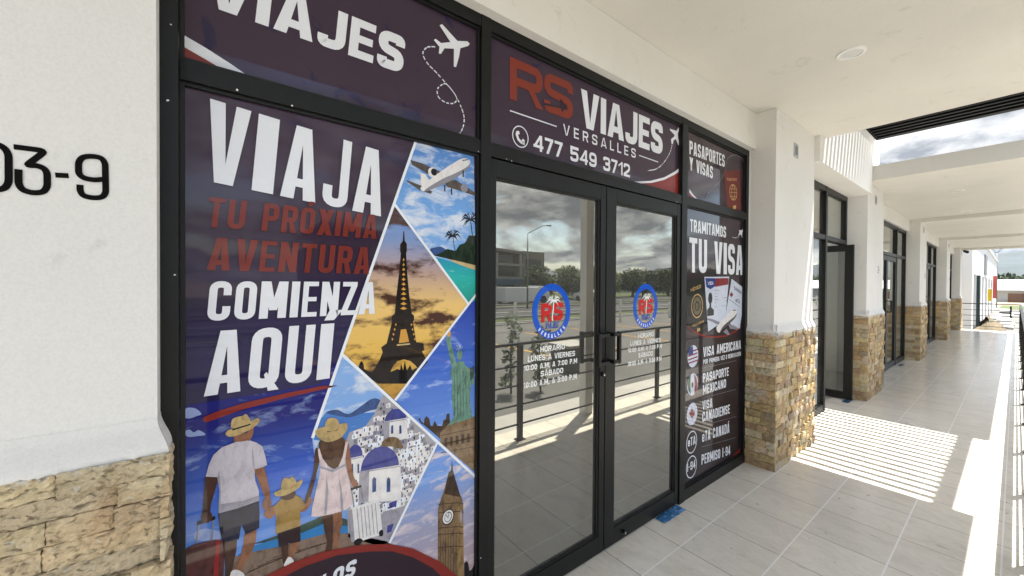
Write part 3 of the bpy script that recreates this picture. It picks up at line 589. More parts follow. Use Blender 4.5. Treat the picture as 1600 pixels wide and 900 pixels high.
('A','clock_tower_tile','clock_tower','print_brown',6,'L',([(0.803,0.509),(0.805,0.126)],0.0022,0)),
('A','clock_tower_tile','clock_tower','print_brown',6,'L',([(0.816,0.504),(0.818,0.119)],0.0022,0)),
('A','clock_tower_tile','clock_tower','print_brown',6,'L',([(0.828,0.499),(0.83,0.113)],0.0022,0)),
('A','clock_tower_tile','clock_tower','print_brown',6,'L',([(0.842,0.494),(0.844,0.106)],0.0022,0)),
('A','clock_tower_tile','clock_tower','print_brown',6,'L',([(0.753,0.652),(0.848,0.627),(0.879,0.613)],0.0035,0)),
('A','clock_tower_tile','clock_tower','print_brown',6,'L',([(0.753,0.615),(0.849,0.588),(0.88,0.573)],0.0035,0)),
('A','clock_tower_tile','clock_tower','print_brown',6,'L',([(0.754,0.549),(0.849,0.52),(0.88,0.505)],0.0035,0)),
('A','clock_tower_tile','clock_tower','print_brown',6,'L',([(0.754,0.521),(0.849,0.491),(0.88,0.475)],0.0035,0)),
('A','clock_tower_tile','clock_tower','print_brown',6,'L',([(0.754,0.465),(0.849,0.433),(0.881,0.416)],0.0035,0)),
('A','clock_tower_tile','clock_face','print_brown',6,'E',(0.8015,0.5805,0.0305,0.0355,0)),
('A','clock_tower_tile','clock_face','print_white',7,'E',(0.8015,0.5805,0.0255,0.0295,0)),
('A','clock_tower_tile','clock_face','print_ink',8,'E',(0.802,0.58,0.018,0.022,0)),
('A','clock_tower_tile','clock_face','print_white',9,'E',(0.8015,0.58,0.0155,0.019,0)),
('A','clock_tower_tile','clock_face','print_ink',10,'L',([(0.79,0.595),(0.801,0.578),(0.807,0.603)],0.0025,0)),
('A','clock_tower_tile','clock_face','print_shade',7,'E',(0.8665,0.5575,0.0065,0.0295,0)),
('A','clock_tower_tile','skyline','print_ink',5,'P',([(0.884,0.34),(0.898,0.344),(0.906,0.331),(0.912,0.293),(0.923,0.293),(0.935,0.308),(0.944,0.294),(0.947,0.152),(0.885,0.182)],0)),
('A','tile_borders','','print_paper',12,'L',([(0.648,2.187),(0.266,1.055)],0.0105,0)),
('A','tile_borders','','print_paper',12,'L',([(0.558,1.914),(0.898,1.51)],0.0105,0)),
('A','tile_borders','','print_paper',12,'L',([(0.942,1.555),(0.563,1.135)],0.0105,0)),
('A','tile_borders','','print_paper',12,'L',([(0.363,1.34),(0.947,0.709)],0.0105,0)),
('A','tile_borders','','print_paper',12,'L',([(0.747,0.918),(0.542,0.571)],0.0105,0)),
('A','family_picture','','family_sky',1,'P',([(-0.088,1.232),(0.291,1.241),(0.363,1.34),(0.424,0.614),(0.334,0.533),(-0.061,0.52),(-0.089,0.535)],0)),
('A','family_picture','cloud#8','print_cloud',2,'P',([(-0.087,1.21),(-0.079,1.221),(-0.066,1.225),(-0.049,1.217),(-0.038,1.2),(-0.049,1.196),(-0.066,1.192),(-0.083,1.2)],1)),
('A','family_picture','cloud#7','print_cloud',2,'P',([(-0.079,1.153),(-0.066,1.159),(-0.056,1.148),(-0.044,1.152),(-0.028,1.135),(-0.049,1.135),(-0.069,1.138)],1)),
('A','family_picture','cloud#6','print_cloud',2,'P',([(-0.054,0.843),(-0.029,0.846),(-0.002,0.83),(0.019,0.814),(0.003,0.8),(-0.049,0.818)],1)),
('A','family_picture','mountain','print_slate_green',3,'P',([(0.089,0.75),(0.153,0.751),(0.236,0.76),(0.27,0.763),(0.313,0.772),(0.387,0.72),(0.387,0.671),(0.134,0.739)],0)),
('A','family_picture','sea','sea_blue',4,'P',([(0.052,0.732),(0.089,0.741),(0.134,0.742),(0.236,0.731),(0.306,0.738),(0.387,0.696),(0.387,0.655),(0.153,0.708),(0.058,0.709)],0)),
('A','family_picture','pier','print_pier',5,'P',([(0.019,0.732),(0.104,0.723),(0.153,0.713),(0.306,0.699),(0.387,0.67),(0.542,0.575),(0.559,0.526),(0.203,0.593),(0.086,0.604),(0.019,0.609)],0)),
('A','family_picture','pier','print_brown',6,'L',([(0.058,0.66),(0.191,0.673)],0.0025,0)),
('A','family_picture','pier','print_brown',6,'L',([(0.081,0.665),(0.23,0.67)],0.0025,0)),
('A','family_picture','pier','print_brown',6,'L',([(0.104,0.67),(0.27,0.667)],0.0025,0)),
('A','family_picture','pier','print_brown',6,'L',([(0.128,0.675),(0.313,0.664)],0.0025,0)),
('A','family_picture','pier','print_brown',6,'L',([(0.153,0.681),(0.357,0.661)],0.0025,0)),
('A','family_picture','brown_suitcase','print_maroon',13.0,'P',([(-0.084,0.795),(-0.07,0.806),(-0.051,0.81),(-0.007,0.804),(0.018,0.793),(0.016,0.679),(0.014,0.606),(-0.086,0.655)],0)),
('A','family_picture','brown_suitcase','print_red',13.5,'P',([(-0.002,0.802),(0.006,0.799),(-0.001,0.613),(-0.014,0.62)],0)),
('A','family_picture','brown_suitcase','print_grey',14,'L',([(-0.043,0.869),(-0.051,0.812)],0.004,0)),
('A','family_picture','brown_suitcase','print_grey',14,'L',([(-0.009,0.866),(-0.014,0.807)],0.004,0)),
('A','family_picture','brown_suitcase','print_ink',15,'L',([(-0.049,0.87),(-0.005,0.872)],0.01,0)),
('A','family_picture','man','print_skin_dark',13.0,'P',([(0.014,0.796),(0.05,0.787),(0.048,0.746),(0.041,0.712),(0.036,0.67),(0.033,0.63),(0.018,0.638),(0.019,0.711)],0)),
('A','family_picture','man','print_skin',13.5,'P',([(0.069,0.793),(0.102,0.794),(0.1,0.76),(0.092,0.732),(0.069,0.696),(0.06,0.672),(0.045,0.685),(0.06,0.728),(0.066,0.76)],0)),
('A','family_picture','man','print_white',14.0,'P',([(0.034,0.684),(0.047,0.687),(0.066,0.668),(0.069,0.651),(0.06,0.641),(0.033,0.654)],1)),
('A','family_picture','man','print_navy',14.5,'P',([(0.002,0.884),(0.108,0.887),(0.11,0.84),(0.109,0.797),(0.089,0.792),(0.073,0.79),(0.061,0.827),(0.055,0.781),(0.033,0.783),(0.011,0.794),(0.005,0.838)],0)),
('A','family_picture','man','print_skin_dark',15.0,'P',([(-0.027,1.007),(0.001,0.998),(-0.003,0.968),(-0.015,0.918),(-0.019,0.89),(-0.034,0.896),(-0.034,0.938),(-0.031,0.976)],1)),
('A','family_picture','man','print_skin_dark',15.5,'P',([(-0.036,0.9),(-0.019,0.897),(-0.012,0.879),(-0.015,0.867),(-0.028,0.864),(-0.038,0.877)],1)),
('A','family_picture','man','print_skin',16.0,'P',([(0.095,0.994),(0.122,0.996),(0.131,0.954),(0.138,0.909),(0.141,0.876),(0.125,0.873),(0.123,0.9),(0.108,0.947)],0)),
('A','family_picture','man','print_skin',16.5,'P',([(0.123,0.885),(0.14,0.883),(0.142,0.861),(0.131,0.848),(0.12,0.856),(0.118,0.871)],1)),
('A','family_picture','man','print_shirt',17.0,'P',([(0.036,1.092),(0.058,1.098),(0.079,1.094),(0.101,1.08),(0.118,1.063),(0.125,1.033),(0.131,0.998),(0.112,0.993),(0.096,0.994),(0.098,0.957),(0.108,0.919),(0.109,0.887),(0.055,0.882),(0.003,0.883),(0.004,0.919),(0.006,0.951),(-0.0,0.997),(-0.028,1.007),(-0.02,1.042),(-0.009,1.069),(0.012,1.087)],0)),
('A','family_picture','man','print_shade',17.5,'P',([(0.091,1.063),(0.095,1.031),(0.096,0.994),(0.092,1.007),(0.089,1.043)],1)),
('A','family_picture','man','print_shade',18.0,'P',([(0.006,0.951),(-0.0,0.997),(0.004,1.019),(0.009,0.97),(0.009,0.91),(0.066,0.901),(0.109,0.904),(0.109,0.887),(0.055,0.882),(0.003,0.883)],0)),
('A','family_picture','man','print_skin',18.5,'P',([(0.042,1.118),(0.08,1.118),(0.082,1.092),(0.061,1.093),(0.042,1.096)],0)),
('A','family_picture','man','print_skin',19.0,'P',([(0.079,1.132),(0.093,1.132),(0.094,1.122),(0.091,1.106),(0.086,1.094),(0.078,1.093)],1)),
('A','family_picture','man','print_straw',19.5,'P',([(0.021,1.129),(0.031,1.138),(0.066,1.145),(0.092,1.155),(0.105,1.159),(0.11,1.148),(0.095,1.132),(0.066,1.119),(0.041,1.114),(0.026,1.118)],1)),
('A','family_picture','man','print_ink',20.0,'P',([(0.037,1.141),(0.083,1.148),(0.086,1.141),(0.039,1.133)],0)),
('A','family_picture','man','print_straw',20.5,'P',([(0.037,1.141),(0.036,1.164),(0.045,1.173),(0.066,1.175),(0.073,1.179),(0.081,1.166),(0.085,1.147),(0.061,1.142)],1)),
('A','family_picture','child','print_skin_dark',13.0,'P',([(0.17,0.716),(0.193,0.709),(0.19,0.672),(0.18,0.639),(0.175,0.657)],0)),
('A','family_picture','child','print_skin',13.5,'P',([(0.198,0.712),(0.223,0.707),(0.219,0.679),(0.201,0.655),(0.193,0.665)],0)),
('A','family_picture','child','print_white',14.0,'P',([(0.182,0.65),(0.193,0.665),(0.204,0.655),(0.208,0.641),(0.195,0.637),(0.18,0.639)],1)),
('A','family_picture','child','print_maroon_dark',14.5,'P',([(0.16,0.76),(0.228,0.759),(0.229,0.704),(0.197,0.709),(0.193,0.715),(0.19,0.708),(0.165,0.711)],0)),
('A','family_picture','child','print_skin',15.0,'P',([(0.122,0.842),(0.148,0.857),(0.162,0.836),(0.142,0.816),(0.129,0.824)],1)),
('A','family_picture','child','print_skin',15.5,'P',([(0.224,0.826),(0.245,0.829),(0.256,0.85),(0.265,0.834),(0.249,0.809),(0.229,0.807)],1)),
('A','family_picture','child','print_mustard',16.0,'P',([(0.148,0.852),(0.172,0.873),(0.214,0.871),(0.232,0.855),(0.245,0.82),(0.228,0.811),(0.229,0.759),(0.185,0.759),(0.155,0.759),(0.157,0.822)],0)),
('A','family_picture','child','print_skin_dark',16.5,'P',([(0.172,0.887),(0.211,0.885),(0.21,0.865),(0.192,0.861),(0.174,0.871)],1)),
('A','family_picture','child','print_straw',17.0,'P',([(0.152,0.9),(0.173,0.905),(0.211,0.911),(0.232,0.919),(0.234,0.908),(0.221,0.891),(0.185,0.88),(0.16,0.884),(0.153,0.891)],1)),
('A','family_picture','child','print_straw',17.5,'P',([(0.172,0.904),(0.173,0.93),(0.182,0.941),(0.195,0.934),(0.204,0.939),(0.214,0.921),(0.216,0.906),(0.192,0.9)],1)),
('A','family_picture','woman','print_skin',13.0,'P',([(0.334,0.763),(0.364,0.766),(0.366,0.717),(0.354,0.674),(0.353,0.629),(0.337,0.629),(0.335,0.689)],0)),
('A','family_picture','woman','print_skin_dark',13.5,'P',([(0.298,0.77),(0.332,0.765),(0.334,0.698),(0.331,0.636),(0.32,0.627),(0.307,0.637),(0.314,0.667),(0.304,0.717)],0)),
('A','family_picture','woman','print_skin_dark',14.0,'P',([(0.274,1.008),(0.285,1.014),(0.29,0.975),(0.277,0.917),(0.264,0.861),(0.25,0.826),(0.24,0.834),(0.244,0.852),(0.258,0.893),(0.27,0.942)],1)),
('A','family_picture','woman','print_skin',14.5,'P',([(0.371,1.017),(0.386,1.007),(0.394,0.954),(0.405,0.879),(0.422,0.846),(0.419,0.833),(0.408,0.832),(0.394,0.86),(0.381,0.918)],1)),
('A','family_picture','woman','print_hair',15.0,'P',([(0.292,1.041),(0.366,1.033),(0.374,0.991),(0.371,0.952),(0.352,0.922),(0.33,0.931),(0.305,0.959),(0.29,0.997)],1)),
('A','family_picture','woman','print_dress',15.5,'P',([(0.283,1.014),(0.288,1.013),(0.298,0.976),(0.318,0.94),(0.335,0.923),(0.352,0.93),(0.366,0.962),(0.377,1.016),(0.385,1.011),(0.377,0.967),(0.374,0.936),(0.387,0.877),(0.396,0.826),(0.403,0.775),(0.378,0.762),(0.334,0.763),(0.291,0.769),(0.262,0.778),(0.266,0.814),(0.277,0.864),(0.287,0.907),(0.292,0.951),(0.285,0.991)],0)),
('A','family_picture','woman','print_shade',16.0,'P',([(0.292,0.949),(0.333,0.924),(0.374,0.934),(0.376,0.926),(0.333,0.914),(0.292,0.94)],0)),
('A','family_picture','woman','print_shade',16.5,'P',([(0.312,0.914),(0.318,0.851),(0.312,0.768),(0.304,0.769),(0.308,0.854)],0)),
('A','family_picture','woman','print_shade',17.0,'P',([(0.352,0.903),(0.364,0.836),(0.369,0.763),(0.36,0.763),(0.357,0.838)],0)),
('A','family_picture','woman','print_straw',17.5,'P',([(0.275,1.071),(0.283,1.084),(0.312,1.087),(0.351,1.083),(0.377,1.085),(0.383,1.068),(0.377,1.052),(0.359,1.034),(0.333,1.028),(0.312,1.03),(0.287,1.048)],1)),
('A','family_picture','woman','print_tan',18.0,'P',([(0.312,1.073),(0.351,1.072),(0.352,1.064),(0.313,1.064)],0)),
('A','family_picture','woman','print_straw',18.5,'P',([(0.309,1.072),(0.307,1.097),(0.315,1.112),(0.333,1.113),(0.348,1.103),(0.355,1.084),(0.354,1.069),(0.33,1.066)],1)),
('A','family_picture','white_suitcase','print_white',17.0,'P',([(0.389,0.756),(0.4,0.764),(0.487,0.759),(0.501,0.749),(0.507,0.689),(0.514,0.628),(0.504,0.618),(0.455,0.622),(0.412,0.625),(0.395,0.638),(0.391,0.699)],0)),
('A','family_picture','white_suitcase','print_shade',17.5,'P',([(0.389,0.756),(0.399,0.759),(0.404,0.71),(0.41,0.626),(0.395,0.638),(0.391,0.699)],0)),
('A','family_picture','white_suitcase','print_ink',18.0,'P',([(0.407,0.633),(0.424,0.638),(0.438,0.626),(0.43,0.613),(0.41,0.618)],1)),
('A','family_picture','white_suitcase','print_ink',18.5,'P',([(0.5,0.633),(0.514,0.636),(0.516,0.614),(0.503,0.614)],1)),
('A','family_picture','white_suitcase','print_shade',19,'L',([(0.417,0.753),(0.427,0.636)],0.003,0)),
('A','family_picture','white_suitcase','print_shade',19,'L',([(0.431,0.752),(0.44,0.634)],0.003,0)),
('A','family_picture','white_suitcase','print_shade',19,'L',([(0.444,0.751),(0.454,0.633)],0.003,0)),
('A','family_picture','white_suitcase','print_shade',19,'L',([(0.457,0.751),(0.467,0.632)],0.003,0)),
('A','family_picture','white_suitcase','print_shade',19,'L',([(0.471,0.75),(0.481,0.631)],0.003,0)),
('A','family_picture','white_suitcase','print_shade',19,'L',([(0.485,0.75),(0.495,0.629)],0.003,0)),
('A','family_picture','white_suitcase','print_grey',19,'L',([(0.397,0.833),(0.407,0.762)],0.004,0)),
('A','family_picture','white_suitcase','print_grey',19,'L',([(0.431,0.832),(0.441,0.762)],0.004,0)),
('A','family_picture','white_suitcase','print_ink',19.5,'L',([(0.394,0.833),(0.433,0.833)],0.008,0)),
('A','lower_disc','rim','print_rim',22,'P',([(0.058,0.618),(0.122,0.63),(0.203,0.642),(0.299,0.639),(0.426,0.611),(0.542,0.569),(0.641,0.509),(0.76,0.404),(0.85,0.297),(0.912,0.169),(0.914,-0.031),(0.002,0.441),(0.003,0.604)],0)),
('A','lower_disc','','print_plum',23,'P',([(0.075,0.582),(0.178,0.605),(0.243,0.613),(0.349,0.606),(0.466,0.571),(0.551,0.536),(0.641,0.473),(0.729,0.389),(0.786,0.312),(0.845,0.192),(0.846,0.007),(0.019,0.431),(0.024,0.565)],0)),
('A', 'lettering', '', 'print_letter', 24, 'T', ('VUELOS', 0.162, 0.484, 0.247, 0.021, 0.061, 0.148, 0.24, 0.1)),
('A','brush_stroke','','print_rim',12,'P',([(-0.035,1.181),(-0.032,1.191),(0.003,1.202),(0.07,1.215),(0.19,1.227),(0.298,1.234),(0.348,1.227),(0.312,1.222),(0.178,1.21),(0.058,1.193),(-0.018,1.174),(-0.03,1.173)],0)),
('A', 'lettering', '', 'print_letter', 20, 'T', ('VIAJA', -0.036, 1.909, 0.54, -0.05, 0.25, 0.08, 0.235, 0.08)),
('A', 'lettering', '', 'print_red_letter', 20, 'T', ('TU PRÓXIMA', -0.027, 1.768, 0.513, 0.003, 0.092, 0.098, 0.2, 0.1)),
('A', 'lettering', '', 'print_red_letter', 20, 'T', ('AVENTURA', -0.025, 1.637, 0.484, -0.002, 0.101, 0.099, 0.2, 0.1)),
('A', 'lettering', '', 'print_letter', 20, 'T', ('COMIENZA', -0.025, 1.482, 0.507, 0.001, 0.122, 0.074, 0.2, 0.09)),
('A', 'lettering', '', 'print_letter', 20, 'T', ('AQUÍ', -0.032, 1.253, 0.353, 0.005, 0.197, 0.081, 0.22, 0.09)),
('B','white_sweep','','print_letter',3,'P',([(-0.087,2.332),(-0.027,2.31),(0.037,2.282),(0.099,2.25),(0.076,2.242),(0.005,2.263),(-0.087,2.298)],0)),
('B','red_corner','','print_rim',2,'P',([(-0.087,2.307),(-0.016,2.276),(0.051,2.245),(-0.087,2.243)],0)),
('B', 'lettering', '', 'print_letter', 6, 'T', ('VIAJES', -0.029, 2.439, 0.618, -0.002, 0.147, 0.095, 0.25, 0.09)),
('B','plane_symbol','','print_letter',6,'P',([(0.9,2.675),(0.892,2.662),(0.852,2.637),(0.846,2.599),(0.831,2.547),(0.82,2.546),(0.82,2.623),(0.775,2.608),(0.758,2.578),(0.748,2.576),(0.751,2.605),(0.725,2.624),(0.733,2.632),(0.759,2.624),(0.803,2.645),(0.751,2.696),(0.763,2.706),(0.837,2.663),(0.887,2.681)],0)),
('B','dashed_trail','','print_letter',6,'D',([(0.731,2.598),(0.695,2.582),(0.676,2.55),(0.695,2.518),(0.74,2.49),(0.781,2.462),(0.817,2.436),(0.836,2.41),(0.818,2.386),(0.781,2.379),(0.748,2.392),(0.742,2.422),(0.76,2.446),(0.783,2.458),(0.817,2.436),(0.85,2.394),(0.872,2.343),(0.867,2.294),(0.843,2.25)],0.005,0.013)),
('C', 'lettering', '', 'print_rs', 6, 'T', ('RS', 1.127, 2.497, 0.436, 0.008, 0.203, -0.01, 0.21, 0.05)),
('C','jet_emblem','','print_plum',8,'P',([(1.344,2.541),(1.465,2.557),(1.462,2.594),(1.478,2.594),(1.494,2.568),(1.516,2.567),(1.498,2.557),(1.485,2.53),(1.472,2.534),(1.472,2.547),(1.344,2.529)],0)),
('C', 'lettering', '', 'print_letter', 6, 'T', ('VIAJES', 1.626, 2.491, 0.826, 0.009, 0.211, 0, 0.23, 0.07)),
('C', 'lettering', '', 'print_letter', 6, 'T', ('VERSALLES', 1.489, 2.412, 0.654, 0.004, 0.058, -0.017, 0.17, 0.55)),
('C', 'lettering', '', 'print_letter', 6, 'T', ('477 549 3712', 1.278, 2.284, 0.806, -0.003, 0.082, -0.012, 0.2, 0.13)),
('C','rule','','print_letter',6,'L',([(1.127,2.44),(1.44,2.442)],0.006,0)),
('C','rule#2','','print_letter',6,'L',([(2.179,2.442),(2.399,2.442)],0.006,0)),
('C','telephone_symbol','','print_letter',6,'E',(1.1935,2.3295,0.0515,0.0535,0.9)),
('C','telephone_symbol','','print_letter',7,'L',([(1.174,2.351),(1.17,2.335),(1.18,2.314),(1.198,2.303),(1.22,2.302)],0.014,0)),
('C','telephone_symbol','','print_letter',7,'L',([(1.169,2.344),(1.186,2.348)],0.016,0)),
('C','telephone_symbol','','print_letter',7,'L',([(1.204,2.303),(1.215,2.32)],0.016,0)),
('C','plane_symbol','','print_letter',6,'P',([(2.661,2.746),(2.668,2.733),(2.647,2.696),(2.65,2.671),(2.67,2.619),(2.656,2.614),(2.62,2.651),(2.589,2.632),(2.581,2.607),(2.567,2.602),(2.557,2.631),(2.562,2.638),(2.598,2.662),(2.603,2.675),(2.542,2.695),(2.542,2.705),(2.626,2.71)],0)),
('C','dashed_trail','','print_letter',6,'D',([(2.571,2.598),(2.552,2.549),(2.507,2.49),(2.442,2.43),(2.368,2.387),(2.281,2.362)],0.006,0.012)),
('C','white_sweep','','print_letter',5,'P',([(2.0,2.249),(2.149,2.267),(2.307,2.298),(2.476,2.351),(2.612,2.416),(2.715,2.478),(2.715,2.452),(2.613,2.395),(2.477,2.334),(2.328,2.288),(2.188,2.262)],0)),
('C','red_corner','','print_rim',4,'P',([(2.112,2.254),(2.327,2.293),(2.477,2.343),(2.715,2.467),(2.719,2.255)],0)),
('D', 'lettering', '', 'print_letter', 6, 'T', ('PASAPORTES', 2.813, 2.584, 0.574, 0.009, 0.101, -0.02, 0.2, 0.1)),
('D', 'lettering', '', 'print_letter', 6, 'T', ('Y VISAS', 2.816, 2.466, 0.365, -0.005, 0.097, -0.021, 0.2, 0.1)),
('D','white_sweep','','print_letter',5,'P',([(2.816,2.324),(2.863,2.294),(2.928,2.268),(3.001,2.251),(2.951,2.251),(2.864,2.275),(2.816,2.297)],0)),
('D','red_corner','','print_rim',4,'P',([(2.816,2.308),(2.938,2.253),(2.817,2.252)],0)),
('D','passport','','print_passport',6,'P',([(3.377,2.559),(3.67,2.622),(3.701,2.433),(3.715,2.254),(3.443,2.248),(3.408,2.407)],0)),
('D', 'passport', 'passport_word', 'print_gilt', 7, 'T', ('PASAPORTE', 3.433, 2.488, 0.189, 0.028, 0.023, 0, 0.16, 0.1)),
('D','passport','globe','print_gilt',7,'E',(3.554,2.407,0.074,0.07,0.9)),
('D','passport','globe','print_gilt',7,'E',(3.553,2.407,0.033,0.07,0.8)),
('D','passport','globe','print_gilt',7,'L',([(3.487,2.428),(3.623,2.447)],0.004,0)),
('D','passport','globe','print_gilt',7,'L',([(3.488,2.397),(3.624,2.416)],0.004,0)),
('D','passport','globe','print_gilt',7,'L',([(3.489,2.364),(3.625,2.382)],0.004,0)),
('D','passport','chip','print_gilt',7,'P',([(3.552,2.292),(3.61,2.303),(3.611,2.272),(3.553,2.261)],0)),
('D','thin_trail','','print_grey',5,'L',([(3.062,2.27),(3.095,2.325),(3.182,2.386),(3.299,2.457),(3.385,2.546),(3.433,2.672),(3.5,2.713),(3.603,2.743),(3.711,2.737),(3.787,2.705)],0.004,0)),
('E', 'lettering', '', 'print_letter', 6, 'T', ('TRAMITAMOS', 2.832, 2.006, 0.594, -0.002, 0.094, -0.021, 0.2, 0.1)),
('E', 'lettering', '', 'print_letter', 6, 'T', ('TU VISA', 2.829, 1.698, 0.942, -0.004, 0.264, -0.023, 0.23, 0.08)),
('E','plane_symbol','','print_letter',6,'P',([(3.768,2.117),(3.768,2.094),(3.742,2.076),(3.743,2.028),(3.716,2.058),(3.686,2.048),(3.665,2.032),(3.672,2.061),(3.689,2.075),(3.672,2.093),(3.724,2.093)],0)),
('E','dashed_trail','','print_letter',6,'D',([(3.547,2.019),(3.614,2.018),(3.673,2.036)],0.005,0.012)),
('E','green_passport','','print_green_black',4,'P',([(2.772,1.64),(3.058,1.667),(3.117,1.227),(2.987,1.223),(2.806,1.295)],0)),
('E', 'green_passport', '', 'print_gilt', 5, 'T', ('MÉXICO', 2.854, 1.549, 0.155, 0.032, 0.026, -0.115, 0.2, 0.1)),
('E','green_passport','','print_gilt',5,'E',(2.9535,1.44,0.0895,0.094,0.9)),
('E','green_passport','','print_gilt_dark',5,'E',(2.9525,1.4405,0.0655,0.0695,0.55)),
('E','green_passport','','print_gilt_dark',6,'E',(2.9495,1.4375,0.0235,0.0265,0)),
('E', 'green_passport', '', 'print_gilt', 5, 'T', ('PASAPORTE', 2.888, 1.281, 0.174, 0.026, 0.018, -0.056, 0.2, 0.1)),
('E','green_passport','','print_gilt',5,'P',([(2.957,1.265),(3.002,1.267),(3.003,1.243),(2.957,1.24)],0)),
('E','visa_card','','print_card',7,'P',([(3.061,1.667),(3.493,1.676),(3.428,1.307),(3.131,1.229)],0)),
('E','visa_card','','print_card_blue',8,'P',([(3.072,1.658),(3.246,1.659),(3.242,1.593),(3.161,1.569),(3.095,1.586)],0)),
('E','visa_card','','print_card_red',8,'P',([(3.246,1.659),(3.484,1.664),(3.479,1.608),(3.242,1.588)],0)),
('E', 'visa_card', '', 'print_letter', 9, 'T', ('VISA', 3.115, 1.603, 0.097, 0.003, 0.027, 0.0, 0.2, 0.1)),
('E','visa_card','','print_charcoal',8,'E',(3.1605,1.496,0.0355,0.047,0)),
('E','visa_card','','print_charcoal',8.5,'P',([(3.109,1.404),(3.148,1.424),(3.147,1.459),(3.175,1.458),(3.179,1.423),(3.223,1.4),(3.224,1.356),(3.115,1.353)],0)),
('E','visa_card','','print_grey',8,'L',([(3.231,1.557),(3.321,1.56)],0.004,0)),
('E','visa_card','','print_grey',8,'L',([(3.239,1.532),(3.266,1.535)],0.004,0)),
('E','visa_card','','print_grey',8,'L',([(3.235,1.507),(3.287,1.509)],0.004,0)),
('E','visa_card','','print_grey',8,'L',([(3.236,1.483),(3.31,1.484)],0.004,0)),
('E','visa_card','','print_grey',8,'L',([(3.241,1.456),(3.267,1.459)],0.004,0)),
('E','visa_card','','print_grey',8,'L',([(3.242,1.425),(3.271,1.427)],0.004,0)),
('E','visa_card','','print_grey',8,'L',([(3.387,1.497),(3.482,1.499)],0.004,0)),
('E','visa_card','','print_grey',8,'L',([(3.416,1.468),(3.46,1.47)],0.004,0)),
('E','visa_card','','print_grey',8,'L',([(3.354,1.428),(3.414,1.429)],0.004,0)),
('E','canada_card','','print_card',9.5,'P',([(3.54,1.658),(3.786,1.578),(3.762,1.367),(3.713,1.216),(3.584,1.231),(3.427,1.336)],0)),
('E', 'canada_card', '', 'print_charcoal', 10.5, 'T', ('CANADA', 3.584, 1.569, 0.156, -0.048, 0.028, 0.143, 0.2, 0.1)),
('E', 'canada_card', '', 'print_charcoal', 10.5, 'T', ('eTA', 3.62, 1.458, 0.085, -0.022, 0.033, 0.121, 0.2, 0.1)),
('E','canada_card','','print_charcoal',10.5,'L',([(3.502,1.479),(3.706,1.41)],0.004,0)),
('E','canada_card','','print_card_red',10.5,'P',([(3.539,1.55),(3.547,1.538),(3.554,1.541),(3.553,1.527),(3.561,1.535),(3.563,1.528),(3.574,1.528),(3.569,1.521),(3.573,1.516),(3.555,1.507),(3.555,1.502),(3.543,1.504),(3.543,1.49),(3.539,1.49),(3.538,1.504),(3.526,1.502),(3.526,1.507),(3.508,1.517),(3.511,1.521),(3.506,1.529),(3.516,1.529),(3.518,1.535),(3.527,1.527),(3.525,1.541),(3.532,1.538)],0)),
('E','airliner','','print_grey',12,'P',([(3.11,1.338),(3.207,1.325),(3.335,1.292),(3.313,1.269),(3.208,1.301),(3.115,1.324)],0)),
('E','airliner','','print_grey',12,'P',([(3.485,1.267),(3.583,1.254),(3.695,1.217),(3.652,1.21),(3.518,1.228)],0)),
('E','airliner','','print_grey',12,'P',([(3.391,1.208),(3.453,1.232),(3.519,1.176),(3.471,1.176)],0)),
('E','airliner','','print_white',13,'P',([(3.652,1.367),(3.639,1.382),(3.597,1.394),(3.555,1.388),(3.45,1.349),(3.358,1.303),(3.283,1.265),(3.268,1.245),(3.287,1.219),(3.329,1.208),(3.39,1.237),(3.517,1.276),(3.615,1.32)],1)),
('E','airliner','','print_brown_grey',14,'P',([(3.648,1.356),(3.598,1.328),(3.5,1.296),(3.39,1.258),(3.329,1.208),(3.39,1.233),(3.517,1.275),(3.619,1.318)],1)),
('E','airliner','','print_ink',14,'L',([(3.567,1.384),(3.627,1.384)],0.008,0)),
('E','red_chevron','','print_rim',3,'L',([(2.806,1.3),(2.908,1.245),(3.069,1.196),(3.255,1.175),(3.455,1.17),(3.653,1.201),(3.783,1.246)],0.014,0)),
('E','round_badge#0','','print_card',5,'E',(2.897,1.056,0.08,0.085,0)),
('E','round_badge#1','','print_card',5,'E',(2.8955,0.8395,0.0805,0.0855,0)),
('E','round_badge#2','','print_card',5,'E',(2.8935,0.6135,0.0805,0.0855,0)),
('E','round_badge#3','','print_letter',5,'E',(2.8915,0.397,0.0805,0.086,0.9)),
('E','round_badge#4','','print_letter',5,'E',(2.8925,0.206,0.0805,0.086,0.9)),
('E','round_badge#0','','print_card_red',6,'L',([(2.825,1.091),(2.966,1.103)],0.011,0)),
('E','round_badge#0','','print_card_red',6,'L',([(2.826,1.064),(2.967,1.075)],0.011,0)),
('E','round_badge#0','','print_card_red',6,'L',([(2.827,1.036),(2.968,1.046)],0.011,0)),
('E','round_badge#0','','print_card_red',6,'L',([(2.827,1.009),(2.968,1.018)],0.011,0)),
('E','round_badge#0','','print_card_blue',7,'P',([(2.826,1.07),(2.825,1.104),(2.853,1.129),(2.894,1.138),(2.899,1.075)],0)),
('E','round_badge#1','','print_flag_green',6,'P',([(2.863,0.919),(2.867,0.766),(2.834,0.804),(2.818,0.851),(2.836,0.897)],0)),
('E','round_badge#1','','print_card_red',6,'P',([(2.921,0.915),(2.925,0.759),(2.957,0.784),(2.972,0.831),(2.955,0.88)],0)),
('E','round_badge#1','','print_brown',6,'E',(2.894,0.837,0.016,0.023,0)),
